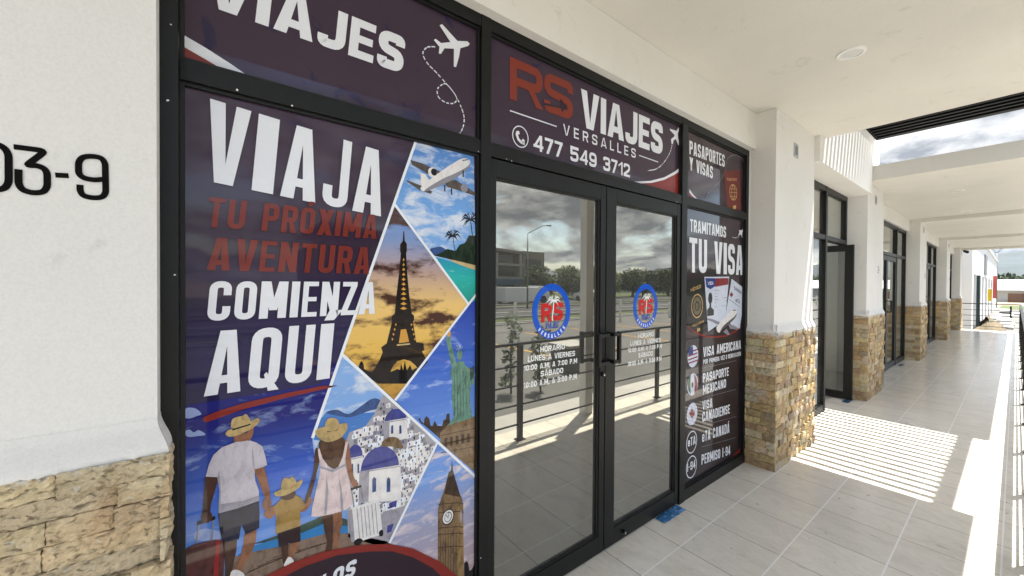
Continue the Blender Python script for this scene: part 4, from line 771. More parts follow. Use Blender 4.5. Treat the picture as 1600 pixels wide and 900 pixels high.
('E','round_badge#2','','print_card_red',6,'P',([(2.891,0.665),(2.901,0.642),(2.911,0.646),(2.909,0.623),(2.921,0.634),(2.923,0.623),(2.938,0.62),(2.931,0.608),(2.936,0.6),(2.912,0.589),(2.912,0.582),(2.896,0.588),(2.896,0.565),(2.891,0.566),(2.89,0.589),(2.874,0.59),(2.873,0.597),(2.849,0.617),(2.854,0.624),(2.846,0.638),(2.861,0.635),(2.863,0.645),(2.875,0.63),(2.872,0.653),(2.882,0.646)],0)),
('E', 'round_badge#3', '', 'print_letter', 6, 'T', ('eTA', 2.834, 0.374, 0.118, -0.005, 0.065, -0.015, 0.2, 0.1)),
('E', 'round_badge#4', '', 'print_letter', 6, 'T', ('I-94', 2.828, 0.185, 0.125, -0.003, 0.065, -0.015, 0.2, 0.1)),
('E', 'lettering', '', 'print_letter', 6, 'T', ('VISA AMERICANA', 3.055, 1.032, 0.689, -0.001, 0.078, 0, 0.2, 0.1)),
('E', 'lettering', '', 'print_letter', 6, 'T', ('POR PRIMERA VEZ O RENOVACIÓN', 3.057, 0.974, 0.689, -0.005, 0.037, 0, 0.2, 0.1)),
('E', 'lettering', '', 'print_letter', 6, 'T', ('PASAPORTE', 3.053, 0.831, 0.455, -0.008, 0.073, 0, 0.2, 0.1)),
('E', 'lettering', '', 'print_letter', 6, 'T', ('MEXICANO', 3.055, 0.735, 0.403, -0.007, 0.074, 0, 0.2, 0.1)),
('E', 'lettering', '', 'print_letter', 6, 'T', ('VISA', 3.051, 0.614, 0.166, -0.009, 0.07, 0, 0.2, 0.1)),
('E', 'lettering', '', 'print_letter', 6, 'T', ('CANADIENSE', 3.05, 0.518, 0.487, -0.028, 0.078, 0, 0.2, 0.1)),
('E', 'lettering', '', 'print_letter', 6, 'T', ('eTA CANADÁ', 3.053, 0.357, 0.48, -0.035, 0.084, 0, 0.2, 0.1)),
('E', 'lettering', '', 'print_letter', 6, 'T', ('PERMISO I-94', 3.047, 0.179, 0.508, -0.053, 0.08, 0, 0.2, 0.1)),
('E','rule#285','','print_grey',4,'L',([(3.068,0.944),(3.651,0.936)],0.0025,0)),
('E','rule#425','','print_grey',4,'L',([(3.056,0.708),(3.658,0.679)],0.0025,0)),
('E','rule#555','','print_grey',4,'L',([(3.05,0.489),(3.665,0.436)],0.0025,0)),
('E','rule#655','','print_grey',4,'L',([(3.047,0.32),(3.67,0.248)],0.0025,0)),
('E','red_corner','','print_rim',4,'P',([(3.515,0.088),(3.652,0.11),(3.782,0.144),(3.784,0.065)],0)),
('F','ring','','decal_blue',1,'E',(1.4165,1.4565,0.1385,0.1475,0.76)),
('F', 'red_initials', '', 'decal_red', 2, 'T', ('RS', 1.34, 1.402, 0.159, 0.006, 0.097, 0, 0.25, 0.08)),
('F','palm_tree','','decal_white',4,'L',([(1.427,1.501),(1.425,1.469),(1.419,1.433),(1.419,1.406)],0.007,0)),
('F','palm_tree','palm','decal_white',5,'L',([(1.428,1.512),(1.427,1.494),(1.424,1.476)],0.006,0)),
('F','palm_tree','palm','decal_white',5,'P',([(1.428,1.514),(1.397,1.524),(1.372,1.503),(1.397,1.516),(1.428,1.51)],0)),
('F','palm_tree','palm','decal_white',6,'P',([(1.428,1.514),(1.402,1.536),(1.382,1.518),(1.402,1.528),(1.428,1.51)],0)),
('F','palm_tree','palm','decal_white',5,'P',([(1.428,1.514),(1.406,1.511),(1.387,1.485),(1.406,1.502),(1.428,1.51)],0)),
('F','palm_tree','palm','decal_white',6,'P',([(1.428,1.514),(1.416,1.542),(1.407,1.525),(1.416,1.533),(1.428,1.51)],0)),
('F','palm_tree','palm','decal_white',5,'P',([(1.428,1.514),(1.428,1.546),(1.428,1.531),(1.428,1.537),(1.428,1.51)],0)),
('F','palm_tree','palm','decal_white',6,'P',([(1.428,1.514),(1.441,1.543),(1.451,1.526),(1.441,1.534),(1.428,1.51)],0)),
('F','palm_tree','palm','decal_white',5,'P',([(1.428,1.514),(1.454,1.539),(1.476,1.521),(1.454,1.53),(1.428,1.51)],0)),
('F','palm_tree','palm','decal_white',6,'P',([(1.428,1.514),(1.458,1.523),(1.484,1.5),(1.459,1.514),(1.428,1.51)],0)),
('F','palm_tree','palm','decal_white',5,'P',([(1.428,1.514),(1.448,1.51),(1.464,1.482),(1.448,1.501),(1.428,1.51)],0)),
('F','palm_tree','palm','decal_white',6,'P',([(1.428,1.514),(1.412,1.512),(1.399,1.486),(1.412,1.503),(1.428,1.51)],0)),
('F', 'script_word', '', 'decal_blue', 3, 'T', ('VIAJES', 1.368, 1.366, 0.095, 0.002, 0.032, 0.156, 0.12, 0.12)),
('F', 'opening_hours', '', 'decal_white', 2, 'T', ('HORARIO', 1.335, 1.247, 0.179, 0.0, 0.029, 0, 0.2, 0.14)),
('F', 'opening_hours', '', 'decal_white', 2, 'T', ('LUNES A VIERNES', 1.25, 1.206, 0.345, -0.006, 0.029, 0, 0.2, 0.14)),
('F', 'opening_hours', '', 'decal_white', 2, 'T', ('10:00 A.M. A 7:00 P.M', 1.224, 1.163, 0.388, -0.005, 0.028, 0, 0.2, 0.14)),
('F', 'opening_hours', '', 'decal_white', 2, 'T', ('SÁBADO', 1.338, 1.119, 0.165, -0.002, 0.029, 0, 0.2, 0.14)),
('F', 'opening_hours', '', 'decal_white', 2, 'T', ('10:00 A.M. A 3:00 P.M', 1.223, 1.075, 0.386, -0.007, 0.03, 0, 0.2, 0.14)),
]
NUM = [[(-0.259, 1.831), (-0.259, 1.816), (-0.254, 1.805), (-0.237, 1.802), (-0.222, 1.806), (-0.216, 1.818), (-0.217, 1.89), (-0.223, 1.902), (-0.24, 1.903), (-0.255, 1.897), (-0.261, 1.884), (-0.261, 1.857), (-0.254, 1.848), (-0.236, 1.845), (-0.218, 1.851)], [(-0.359, 1.899), (-0.312, 1.9), (-0.341, 1.861), (-0.325, 1.864), (-0.314, 1.859), (-0.31, 1.848), (-0.31, 1.818), (-0.316, 1.804), (-0.333, 1.8), (-0.347, 1.805), (-0.352, 1.817), (-0.352, 1.85)], [(-0.298, 1.847), (-0.277, 1.849)], [(-0.395, 1.895), (-0.381, 1.9), (-0.371, 1.893), (-0.366, 1.88), (-0.366, 1.819), (-0.371, 1.805), (-0.383, 1.799), (-0.402, 1.799), (-0.411, 1.809), (-0.412, 1.878), (-0.407, 1.89), (-0.395, 1.895)]]
DECAL2 = (0.855, 0.004)
# =====================================================================
#  GROUND AND WALKWAY
# =====================================================================
random.seed(11)
mb = MB(); S_ = 5000; mb.quad((-S_, -S_, -.32), (S_, -S_, -.32), (S_, S_, -.32), (-S_, S_, -.32)); structure('ground', mb, 'dry_earth')
mb = MB(); mb.quad((-3, -40, -.316), (11.5, -40, -.316), (11.5, 62, -.316), (-3, 62, -.316)); structure('parking_lot', mb, 'concrete_grey')
mb = MB(); mb.quad((14, -60, -.312), (21, -60, -.312), (21, 140, -.312), (14, 140, -.312)); mb.quad((24, -60, -.312), (31, -60, -.312), (31, 140, -.312), (24, 140, -.312)); structure('road', mb, 'asphalt')
mb = MB()
for x0, x1 in ((11.5, 14), (21, 24), (31, 60)): mb.quad((x0, -60, -.308), (x1, -60, -.308), (x1, 140, -.308), (x0, 140, -.308))
mb.quad((-.9, 54, -.308), (30, 54, -.308), (30, 66, -.308), (-.9, 66, -.308)); structure('grass_verge', mb, 'grass_ground')
mb = MB()
for x in (11.4, 13.9, 21, 23.9, 31): mb.box(x, x+.14, -60, 140, -.34, -.18)
structure('kerb', mb, 'concrete_pale')
mb = MB()
for k in range(14): mb.quad((4.2, -6+k*2.6, -.309), (8.8, -6+k*2.6, -.309), (8.8, -5.9+k*2.6, -.309), (4.2, -5.9+k*2.6, -.309))
structure('parking_lines', mb, 'yellow_paint')
mb = MB()
for k in range(30): mb.quad((17.4, -40+k*6, -.305), (17.55, -40+k*6, -.305), (17.55, -37+k*6, -.305), (17.4, -37+k*6, -.305))
structure('road_markings', mb, 'road_paint')
mb = MB(); mb.box(-1.60, .33, -8, 22.62, -.4, 0); structure('walkway', mb, 'floor_tile')
mb = MB(); mb.box(.33, 1.15, -8, 22.62, -.4, -.16); structure('lower_walk', mb, 'concrete_pale')
# =====================================================================
#  ARCADE BUILDING
# =====================================================================
bld = thing('arcade_building', 'long white rendered arcade with stone clad pillars and black framed shopfronts', 'building', (-3, 8, 0))
def part(name, mb, mat, parent=bld, **k): return mb.build(name, mat, parent, **k)
def stone_tint(rnd):
    base = rnd.choice([(.54, .42, .27), (.60, .50, .34), (.48, .36, .23), (.66, .59, .46), (.56, .43, .26), (.44, .33, .22), (.58, .53, .44), (.50, .39, .26), (.40, .34, .27), (.62, .48, .28)])
    k = rnd.uniform(.80, 1.14); return tuple(min(.85, c*f*k*rnd.uniform(.96, 1.04)) for c, f in zip(base, (1.04, 1.0, .90)))
def cladding(mb, P, u, n, Lg, z1, rows, seed, lmin, lmax, gx=5, gz=3, off=0, rough=.006, pout=.022, lift=1.0):
    """split stones: P origin, u along, n outwards"""
    rnd = random.Random(seed); u = Vector(u); n = Vector(n); P = Vector(P); flip = u.cross(Vector((0, 0, 1))).dot(n) < 0
    rh = z1/rows; ph = [rnd.uniform(0, 50) for _ in range(6)]
    for r in range(rows):
        z = r*rh; h = rh-.0022; x = -off*(r % 2)
        while x < Lg-.004:
            L = rnd.uniform(lmin, lmax)
            if Lg-(x+L) < lmin*.5: L = Lg-x
            xa = max(x, 0)+.0008; xb = min(x+L, Lg)-.0012; x += L
            if xb-xa < .008: continue
            d0 = .009+rnd.random()**1.3*pout; tilt = rnd.uniform(-.010, .010); tz = rnd.uniform(-.007, .007); c = stone_tint(rnd); c = c if lift == 1 else tuple(.42*q*1.15+.58*s for q, s in zip(c, (.80, .69, .49)))
            mx = max(2, int(round((xb-xa)/.022*gx/5))); mz = gz; i0 = len(mb.v); top = h+rnd.uniform(-.002, .001)
            for j in range(mz+1):
                for i in range(mx+1):
                    fu, fz = i/mx, j/mz; ex = (i in (0, mx)); ez = (j in (0, mz))
                    q = math.sin((xa+fu*(xb-xa))*71+ph[0]+r*3.1)*math.sin(fz*3+z*57+ph[1])+.6*math.sin((xa+fu)*23+z*91+ph[2])
                    d = d0+tilt*(fu-.5)+tz*(fz-.5)+rough*.45*q+rough*rnd.uniform(-.5, .5)
                    if ex or ez: d -= rnd.uniform(.0008, .0038)
                    p = P+u*(xa+fu*(xb-xa)+(rnd.uniform(-.0012, .0012) if ex else 0))+Vector((0, 0, z+fz*top+(rnd.uniform(-.0012, .0012) if ez else 0)))+n*max(d, .001)
                    mb.v.append(tuple(p))
            W = mx+1
            for j in range(mz):
                for i in range(mx):
                    a = i0+j*W+i; q = (a, a+1, a+1+W, a+W); mb.f.append(q[::-1] if flip else q); mb.c.append(c)
            # sides back to the wall
            ring = [i for i in range(W)]+[W*j+mx for j in range(1, mz+1)]+[W*mz+i for i in range(mx-1, -1, -1)]+[W*j for j in range(mz-1, 0, -1)]
            b0 = len(mb.v)
            for k in ring:
                p = Vector(mb.v[i0+k]); p = p-n*((p-P).dot(n)+.004); mb.v.append(tuple(p))
            m = len(ring)
            for k in range(m):
                q = (i0+ring[k], b0+k, b0+(k+1) % m, i0+ring[(k+1) % m]); mb.f.append(q[::-1] if flip else q); mb.c.append(c)
def lip(mb, A, B, n, zt, zb, dep, seed, n_=60, flip=False, amp=1.0, ext=0):
    """plaster flaring out smoothly over the top of the stone, with a ragged lower edge"""
    rnd = random.Random(seed); A = Vector(A); B = Vector(B); n = Vector(n); w1 = rnd.uniform(0, 9); K = 9; i0 = len(mb.v)
    for k in range(n_+1):
        p = A.lerp(B, k/n_); jg = amp*(.0025*math.sin(k*.31+w1)+.002*math.sin(k*1.3+w1)+rnd.uniform(-.0035, .0035))
        for j in range(K):
            f = j/(K-2); z = zt+(zb+jg-zt)*min(f, 1); d = dep*(f*f*(3-2*f) if f < 1 else 1)
            if j == K-1: z = zb+jg-.004; d = dep-.016
            mb.v.append(tuple(p+(B-A).normalized()*ext*max(0, (k/n_-.9)*10)*min(d/dep, 1)+Vector((0, 0, z))+n*(d+.0008)))
    for k in range(n_):
        for j in range(K-1):
            a = i0+k*K+j; q = (a, a+1, a+K+1, a+K); mb.f.append(q[::-1] if flip else q)
    for k, rv in ((0, False), (n_, True)):
        b0 = len(mb.v); p = A if k == 0 else B; mb.v += [tuple(p+Vector((0, 0, zt-.001))), tuple(p+Vector((0, 0, zb-.004)))]
        mb.f.append(tuple([b0]+[i0+k*K+j for j in range(K)]+[b0+1]))
# left wall with the house number
mb = MB(); mb.box(-2.2, -1.36, -7, -.124, -.02, 3.14); wl = part('wall', mb, 'plaster_white')
mb = MB()
for st in NUM:
    closed = st[0] == st[-1]
    for j, q in enumerate(ribbon(rpath([tuple(p) for p in st], .012), .0118, False)):
        flat_poly(mb, [(p.x, p.y) for p in q], -1.36+.0012+j*.00002)
num = part('house_number', mb, 'matt_black', wl)
mb = MB(); cladding(mb, (-1.338, -2.6, 0), (0, 1, 0), (1, 0, 0), 2.497, 1.165, 21, 3, .10, .26, 13, 8, .08, .006, .016, 1.28)
cladding(mb, (-1.44, -.112, 0), (1, 0, 0), (0, 1, 0), .125, 1.165, 21, 4, .04, .12, 6, 4, .03, .004, .010, 1.2)
part('stone_cladding', mb, 'split_stone', wl)
mb = MB(); mb.box(-1.45, -1.3395, -2.6, -.112, 0, 1.158); part('mortar_bed', mb, 'mortar', wl)
mb = MB(); lip(mb, (-1.36, -2.6, 0), (-1.36, -.124, 0), (1, 0, 0), 1.245, 1.158, .037, 5, 300, True, ext=.026); lip(mb, (-1.44, -.124, 0), (-1.36, -.124, 0), (0, 1, 0), 1.245, 1.158, .024, 6, 14, True, ext=.037)
part('plaster_edge', mb, 'plaster_white', wl, smooth=True)
# pillars
PILL = [(3.79, 4.875, 1.195), (7.17, 8.29, 1.195), (12.02, 13.05, 1.195), (17.3, 18.3, 1.195), (21.9, 22.45, 1.195)]
for i, (ya, yb, zs) in enumerate(PILL):
    top = 3.13 if i == 0 else 3.06
    mb = MB(); mb.box(-2.2, -1.268, ya+.03, yb-.02, -.02, top); pl = part('pillar', mb, 'plaster_smooth')
    det = (5, 3) if i == 0 else ((4, 2) if i == 1 else (2, 2)); mb = MB(); rows = 19
    cladding(mb, (-1.257, ya+.012, 0), (0, 1, 0), (1, 0, 0), yb-ya-.02, zs, rows, 20+i, .035, .17, det[0], det[1], .03, .005, .018)
    cladding(mb, (-1.50, ya+.014, 0), (1, 0, 0), (0, -1, 0), .262, zs, rows, 40+i, .05, .20, det[0], det[1], .05, .005, .014)
    cladding(mb, (-1.50, yb-.012, 0), (1, 0, 0), (0, 1, 0), .255, zs, rows, 60+i, .05, .20, 2, 2, .05, .004, .010)
    part('stone_cladding', mb, 'split_stone', pl)
    mb = MB(); mb.box(-1.55, -1.2585, ya+.0145, yb-.0125, 0, zs-.006); part('mortar_bed', mb, 'mortar', pl)
    mb = MB(); lip(mb, (-1.268, ya+.005, 0), (-1.268, yb-.005, 0), (1, 0, 0), zs+.07, zs-.008, .028, 70+i, 90, True)
    lip(mb, (-1.50, ya+.03, 0), (-1.24, ya+.03, 0), (0, -1, 0), zs+.07, zs-.008, .028, 80+i, 22, True)
    part('plaster_edge', mb, 'plaster_white', pl, smooth=True)
    # electrical cover high on the pillar
    yc = ya+.515; mb = MB(); mb.box(-1.27, -1.262, yc-.055, yc+.055, 2.80, 2.93, .002); cv = part('socket_cover', mb, 'grey_plastic', pl)
    mb = MB(); mb.box(-1.262, -1.2595, yc-.03, yc+.03, 2.825, 2.905); part('blank_plate', mb, 'galvanised', cv)
    if i in (1, 2, 3):    # small unit number
        mb = MB(); y0 = ya+.72
        text_mb(mb, '3-%d' % (7-i), y0, 1.80, .22, 0, .10, 0, .14, .16, -1.2665); part('unit_number', mb, 'black_paint', pl)
# wall above and behind the shopfronts
mb = MB(); mb.box(-2.2, -1.426, -.124, 3.82, 2.815, 3.13); part('fascia', mb, 'plaster_cream')
mb = MB(); mb.box(-2.2, -1.222, 4.855, 7.2, 2.87, 3.78); part('fascia', mb, 'plaster_smooth')
mb = MB(); mb.box(-2.2, -1.235, 7.2, 7.68, 3.262, 3.78); part('fascia', mb, 'plaster_white')
for a, b in ((8.26, 12.05), (13.02, 17.33), (18.27, 21.93)):
    mb = MB(); mb.box(-2.2, -1.43, a, b, 2.81, 3.06); part('fascia', mb, 'plaster_cream')
# interiors
for a, b in ((-.12, 3.8), (4.87, 7.18), (8.28, 12.03), (13.04, 17.31), (18.29, 21.91)):
    mb = MB(); x0 = -6.0
    mb.quad((x0, a, .001), (-1.6, a, .001), (-1.6, b, .001), (x0, b, .001)); part('shop_floor', mb, 'interior_floor')
    mb = MB(); mb.box(x0-.1, x0, a-.1, b+.1, 0, 3.0); mb.box(x0, -2.21, a-.12, a-.02, 0, 3.0); mb.box(x0, -2.21, b+.02, b+.12, 0, 3.0); [mb.box(x0, -2.21, a-.02, b+.02, 2.9, 3.0) for _ in (0,) if a != 4.87]; part('shop_interior', mb, 'interior_wall')  # second shop is built without a ceiling so added daylight reaches its interior
# roof slabs, the opening between them and the beams
mb = MB(); mb.box(-2.3, .255, -8, 5.02, 3.132, 3.34); part('roof_slab', mb, 'plaster_ceiling')
mb = MB(); mb.box(-2.3, .255, 7.2, 22.75, 3.062, 3.262); part('roof_slab', mb, 'plaster_ceiling')
for a, b in ((-8, 4.75), (7.3, 22.75)):  # rear roof has an unseen made-up gap over the second shop, to brighten it
    mb = MB(); mb.box(-6.1, -2.302, a, b, 3.05, 3.2); part('roof_slab', mb, 'plaster_ceiling')
for y in (12.0, 17.3, 22.3):
    mb = MB(); mb.box(-1.43, .25, y, y+.3, 2.985, 3.065); part('ceiling_beam', mb, 'plaster_ceiling')
# outer columns
for y in (-4.2, 3.66):
    mb = MB(); mb.box(.20, .30, y-.065, y+.065, -.3, 3.14); part('column', mb, 'plaster_cream')
# pergola over the opening
pg = thing('pergola', 'black steel slat pergola over the gap between the two roof slabs', 'pergola', (-.5, 6.2, 3.66))
for bx in ((-1.222, .225, 7.30, 7.40, 3.66, 3.80), (-1.222, -1.207, 5.02, 7.30, 3.66, 3.80), (.125, .225, 5.02, 7.30, 3.66, 3.80), (-1.222, .225, 4.94, 5.02, 3.66, 3.80)):
    mb = MB(); mb.box(*bx); part('beam', mb, 'pergola_paint', pg)
for k in range(17):
    y = 5.14+k*.1295; mb = MB(); mb.box(-1.207, .125, y-.024, y+.024, 3.668, 3.758); part('slat', mb, 'pergola_paint', pg)
for y in (5.0, 7.35):
    mb = MB(); mb.box(.14, .20, y-.03, y+.03, 3.26, 3.66); part('post', mb, 'black_paint', pg)
# recessed ceiling lights
def clight(x, y, z, label):
    t_ = thing('ceiling_light', label, 'ceiling light', (x, y, z), 'round ceiling lights of the arcade')
    m1 = MB(); n = 40
    for (r0, z0), (r1, z1) in (((.080, 0), (.077, -.007)), ((.077, -.007), (.060, -.009)), ((.060, -.009), (.057, -.003))):
        for k in range(n):
            a, b = 2*math.pi*k/n, 2*math.pi*(k+1)/n
            m1.quad((x+r0*math.cos(a), y+r0*math.sin(a), z+z0), (x+r1*math.cos(a), y+r1*math.sin(a), z+z1), (x+r1*math.cos(b), y+r1*math.sin(b), z+z1), (x+r0*math.cos(b), y+r0*math.sin(b), z+z0))
    part('trim_ring', m1, 'white_trim', t_, smooth=True)
    m2 = MB(); i = 0; m2.v = [(x+.0575*math.cos(2*math.pi*k/n), y+.0575*math.sin(2*math.pi*k/n), z-.004) for k in range(n)]; m2.f = [tuple(range(n-1, -1, -1))]; part('diffuser', m2, 'lamp_glass', t_)
clight(-.675, 3.31, 3.132, 'round white ceiling light above the nearest stretch of walkway')
clight(-.56, 8.95, 3.062, 'round ceiling light just beyond the front edge of the far roof slab')
clight(-.60, 11.5, 3.062, 'round ceiling light before the third pillar, seen almost edge on')
clight(-.60, 15.1, 3.062, 'round ceiling light farthest down the arcade')
# =====================================================================
#  SHOPFRONTS
# =====================================================================
FX = -1.475                                         # face of the aluminium frame
def fr(name, x0, x1, y0, y1, z0, z1, par, mat='black_aluminium', bev=.0015):
    mb = MB(); mb.box(x0, x1, y0, y1, z0, z1, bev); return part(name, mb, mat, par)
sf = thing('shopfront', 'black aluminium shopfront covered with purple travel posters, nearest the camera', 'shopfront', (FX, 1.85, 0))
D0 = FX-.085
fr('jamb', D0, FX+.05, -.124, -.085, 0, 2.815, sf); fr('jamb', D0, FX, 3.762, 3.815, 0, 2.815, sf)
fr('mullion', D0, FX+.004, .946, 1.0, 0, 2.775, sf); fr('mullion', D0, FX+.004, 2.67, 2.742, 0, 2.775, sf)
for nm_, z0, z1 in (('head_rail', 2.760, 2.815), ('transom', 2.188, 2.250)):
    for a, b in ((-.085, .946), (1.0, 2.67), (2.742, 3.762)):
        zb = z1 if nm_ != 'head_rail' else 2.815
        fr(nm_, D0, FX+(.001 if nm_ == 'transom' else 0), a, b, z0, zb, sf)
fr('head_cap', D0, FX+.002, .9461, 1.0, 2.7755, 2.815, sf); fr('head_cap', D0, FX+.002, 2.6701, 2.742, 2.7755, 2.815, sf)
fr('sill', D0, FX, -.085, .946, 0, .10, sf); fr('sill', D0, FX, 2.742, 3.762, 0, .085, sf)
for a, b, z0, z1 in ((-.085, .946, .10, 2.188), (-.085, .946, 2.25, 2.76), (1.0, 2.67, 2.25, 2.76), (2.742, 3.762, 2.25, 2.76), (2.742, 3.762, .085, 2.188)):
    mb = MB(); mb.box(G-.008, G-.002, a, b, z0, z1); part('glass_pane', mb, 'clear_glass', sf)
    # dark gasket all round each pane
    g_ = .010; mb = MB()
    for q in ((a, b, z0, z0+g_), (a, b, z1-g_, z1), (a, a+g_, z0+g_, z1-g_), (b-g_, b, z0+g_, z1-g_)): mb.box(G-.001, G+.012, *q)
    part('gasket', mb, 'rubber_black', sf)
mb = MB(); mb.box(D0-.03, D0-.002, -.1, 3.8, 2.19, 2.24); part('rear_rail', mb, 'black_aluminium', sf)
# narrow shadow gap of white caulk round the frame
mb = MB(); mb.box(-1.49, FX+.006, 3.8152, 3.8195, 0, 2.82); mb.box(-1.49, -1.4262, -.12, 3.8, 2.8152, 2.8195); part('caulk', mb, 'white_trim', sf)
random.seed(5); mb = MB()
for y, z, x in [(-.107, 2.10, 0), (-.093, 1.62, 0), (-.1, 2.31, 0), (-.104, .62, 0), (.05, 2.196, 1), (.2, 2.19, 1), (.932, 2.195, 1), (1.09, 2.192, 1), (1.12, 2.189, 1), (2.6, 2.192, 1), (.955, .35, 2)]:
    r = random.uniform(.002, .0042); X = {0: FX+.0512, 1: FX+.0026, 2: FX+.0052}[x]
    flat_poly(mb, [(y+r*random.uniform(.6, 1.3)*math.cos(a), z+r*random.uniform(.6, 1.2)*math.sin(a)) for a in (0, 1, 2, 3, 4, 5)], X)
part('paint_specks', mb, 'white_trim', sf)
# posters
def poster(key, y0, y1, z0, z1, bgm, label):
    r = thing('window_poster', label, 'poster', (G, (y0+y1)/2, z0), 'printed vinyl posters on the shopfront')
    mb = MB(); n = 1; mb.quad((G, y0, z0), (G, y1, z0), (G, y1, z1), (G, y0, z1)); part('printed_field', mb, bgm, r)
    return r, build_art(key, r)
_, OA = poster('A', -.077, .938, .108, 2.180, 'plum_field', 'tall purple poster with VIAJA headline, tower, domes and a family walking with suitcases')
HS = [a[6][0] for a in ART if a[2] == 'hillside'][0]
def inside(p, poly):
    c = False; n = len(poly)
    for i in range(n):
        (x1, y1), (x2, y2) = poly[i-1], poly[i]
        if (y1 > p[1]) != (y2 > p[1]) and p[0] < (x2-x1)*(p[1]-y1)/(y2-y1)+x1: c = not c
    return c
random.seed(14); z = max(p[1] for p in HS); zmin = z-.46; row = 0; mats = ['print_white', 'print_paper', 'print_shade', 'print_grey', 'print_ink', 'print_slate', 'print_brown_grey', 'print_dome']; mb = MB(); mi = []
while z > zmin:
    hh = random.uniform(.014, .022); y = min(p[0] for p in HS)
    while y < max(p[0] for p in HS):
        w_ = random.uniform(.016, .034); zz_ = z+random.uniform(-.004, .004)
        if inside((y, zz_), HS) and inside((y+w_, zz_-hh), HS) and inside((y+w_, zz_), HS):
            x = G+.0006+.0002*(6+(row % 5)*.4); n0 = len(mb.f); flat_poly(mb, [(y, zz_-hh), (y+w_, zz_-hh), (y+w_, zz_), (y+w_*.7, zz_+.003), (y, zz_)], x+.000003*(len(mb.f) % 9)); mi += [random.choice((0, 0, 1, 2, 3))]*(len(mb.f)-n0)
            n0 = len(mb.f); flat_poly(mb, [(y+w_*.3, zz_-hh*.75), (y+w_*.5, zz_-hh*.75), (y+w_*.5, zz_-hh*.2), (y+w_*.3, zz_-hh*.2)], x+.00005); mi += [random.choice((4, 5, 6, 7))]*(len(mb.f)-n0)
        y += w_+random.uniform(-.001, .002)
    z -= hh*.85; row += 1
o = mb.build('cottages', mats, OA['village_tile'])
for p, k in zip(o.data.polygons, mi): p.material_index = k
poster('B', -.077, .938, 2.258, 2.752, 'plum_top', 'wide purple poster with white VIAJES word and a small plane trailing dashes')
poster('C', 1.008, 2.662, 2.258, 2.752, 'plum_top', 'purple sign with red initials and telephone number above the double doors')
poster('D', 2.750, 3.754, 2.258, 2.752, 'plum_dark', 'dark poster with a red passport and PASAPORTES Y VISAS lettering')
poster('E', 2.750, 3.754, .093, 2.180, 'plum_dark', 'tall narrow poster listing visa services with round badges beside the stone pillar')
# doors
def leaf(y0, y1, hinge_right, label):
    d = thing('door', label, 'door', (FX, y0, 0), 'glass doors of the travel shop'); x0, x1 = FX-.055, FX-.004
    z0, z1 = .012, 2.182; sL = .032 if not hinge_right else .092; sR = .046 if not hinge_right else .045
    gl, gr = y0+sL, y1-sR; zb, zt = .112, 2.098
    fr('stile', x0, x1, y0, gl, z0, z1, d, 'door_aluminium', .002); fr('stile', x0, x1, gr, y1, z0, z1, d, 'door_aluminium', .002)
    fr('top_rail', x0, x1-.0006, gl, gr, zt, z1, d, 'door_aluminium'); fr('bottom_rail', x0, x1-.0006, gl, gr, z0, zb, d, 'door_aluminium')
    mb = MB(); mb.box(G-.006, G, gl, gr, zb, zt); part('glass_pane', mb, 'solar_glass', d)
    mb = MB()
    for q in ((gl, gr, zb, zb+.010), (gl, gr, zt-.007, zt), (gl, gl+.006, zb+.01, zt-.007), (gr-.014, gr, zb+.01, zt-.007)): mb.box(G+.0005, G+.014, *q)
    part('glazing_bead', mb, 'rubber_black', d)
    return d, gl, gr
dl, _, _ = leaf(1.003, 1.829, False, 'left glass door leaf of the travel shop, reflecting clouds and a grey building')
dr, _, _ = leaf(1.836, 2.664, True, 'right glass door leaf of the travel shop, reflecting trees and a street lamp')
def handle(par, y, x, out):
    mb = MB(); z0, z1 = 1.14, 1.315; w = .0095
    mb.box(x, x+out, y-w, y+w, z0, z0+.02, .003); mb.box(x, x+out, y-w, y+w, z1-.02, z1, .003); mb.box(x+out-.016, x+out+.004, y-w, y+w, z0, z1, .004); return part('handle', mb, 'black_paint', par)
def dhandle(par, ya, yb):
    # flat D pull: two arms and a bar parallel to the glass
    mb = MB(); z0, z1, X = 1.135, 1.318, FX-.004
    for z in (z0, z1-.022): mb.box(X, X+.052, ya-.011, ya+.011, z, z+.022, .003)
    for z in (z0, z1-.022): mb.box(X+.034, X+.054, min(ya, yb), max(ya, yb), z+.001, z+.021, .004)
    mb.box(X+.033, X+.056, yb-.011, yb+.011, z0-.004, z1+.004, .005); part('handle', mb, 'black_paint', par)
dhandle(dl, 1.800, 1.722); dhandle(dr, 1.862, 1.905)
for par, y, z in ((dl, 1.806, 1.072), (dr, 2.02, .055)):
    mb = MB(); mb.tube([(FX-.004, y, z), (FX+.012, y, z)], .014, 18); lk = part('lock', mb, 'black_paint', par, smooth=False)
    mb = MB(); mb.tube([(FX+.012, y, z-.002), (FX+.0145, y, z-.002)], .0065, 14); part('key_cylinder', mb, 'chrome', lk)
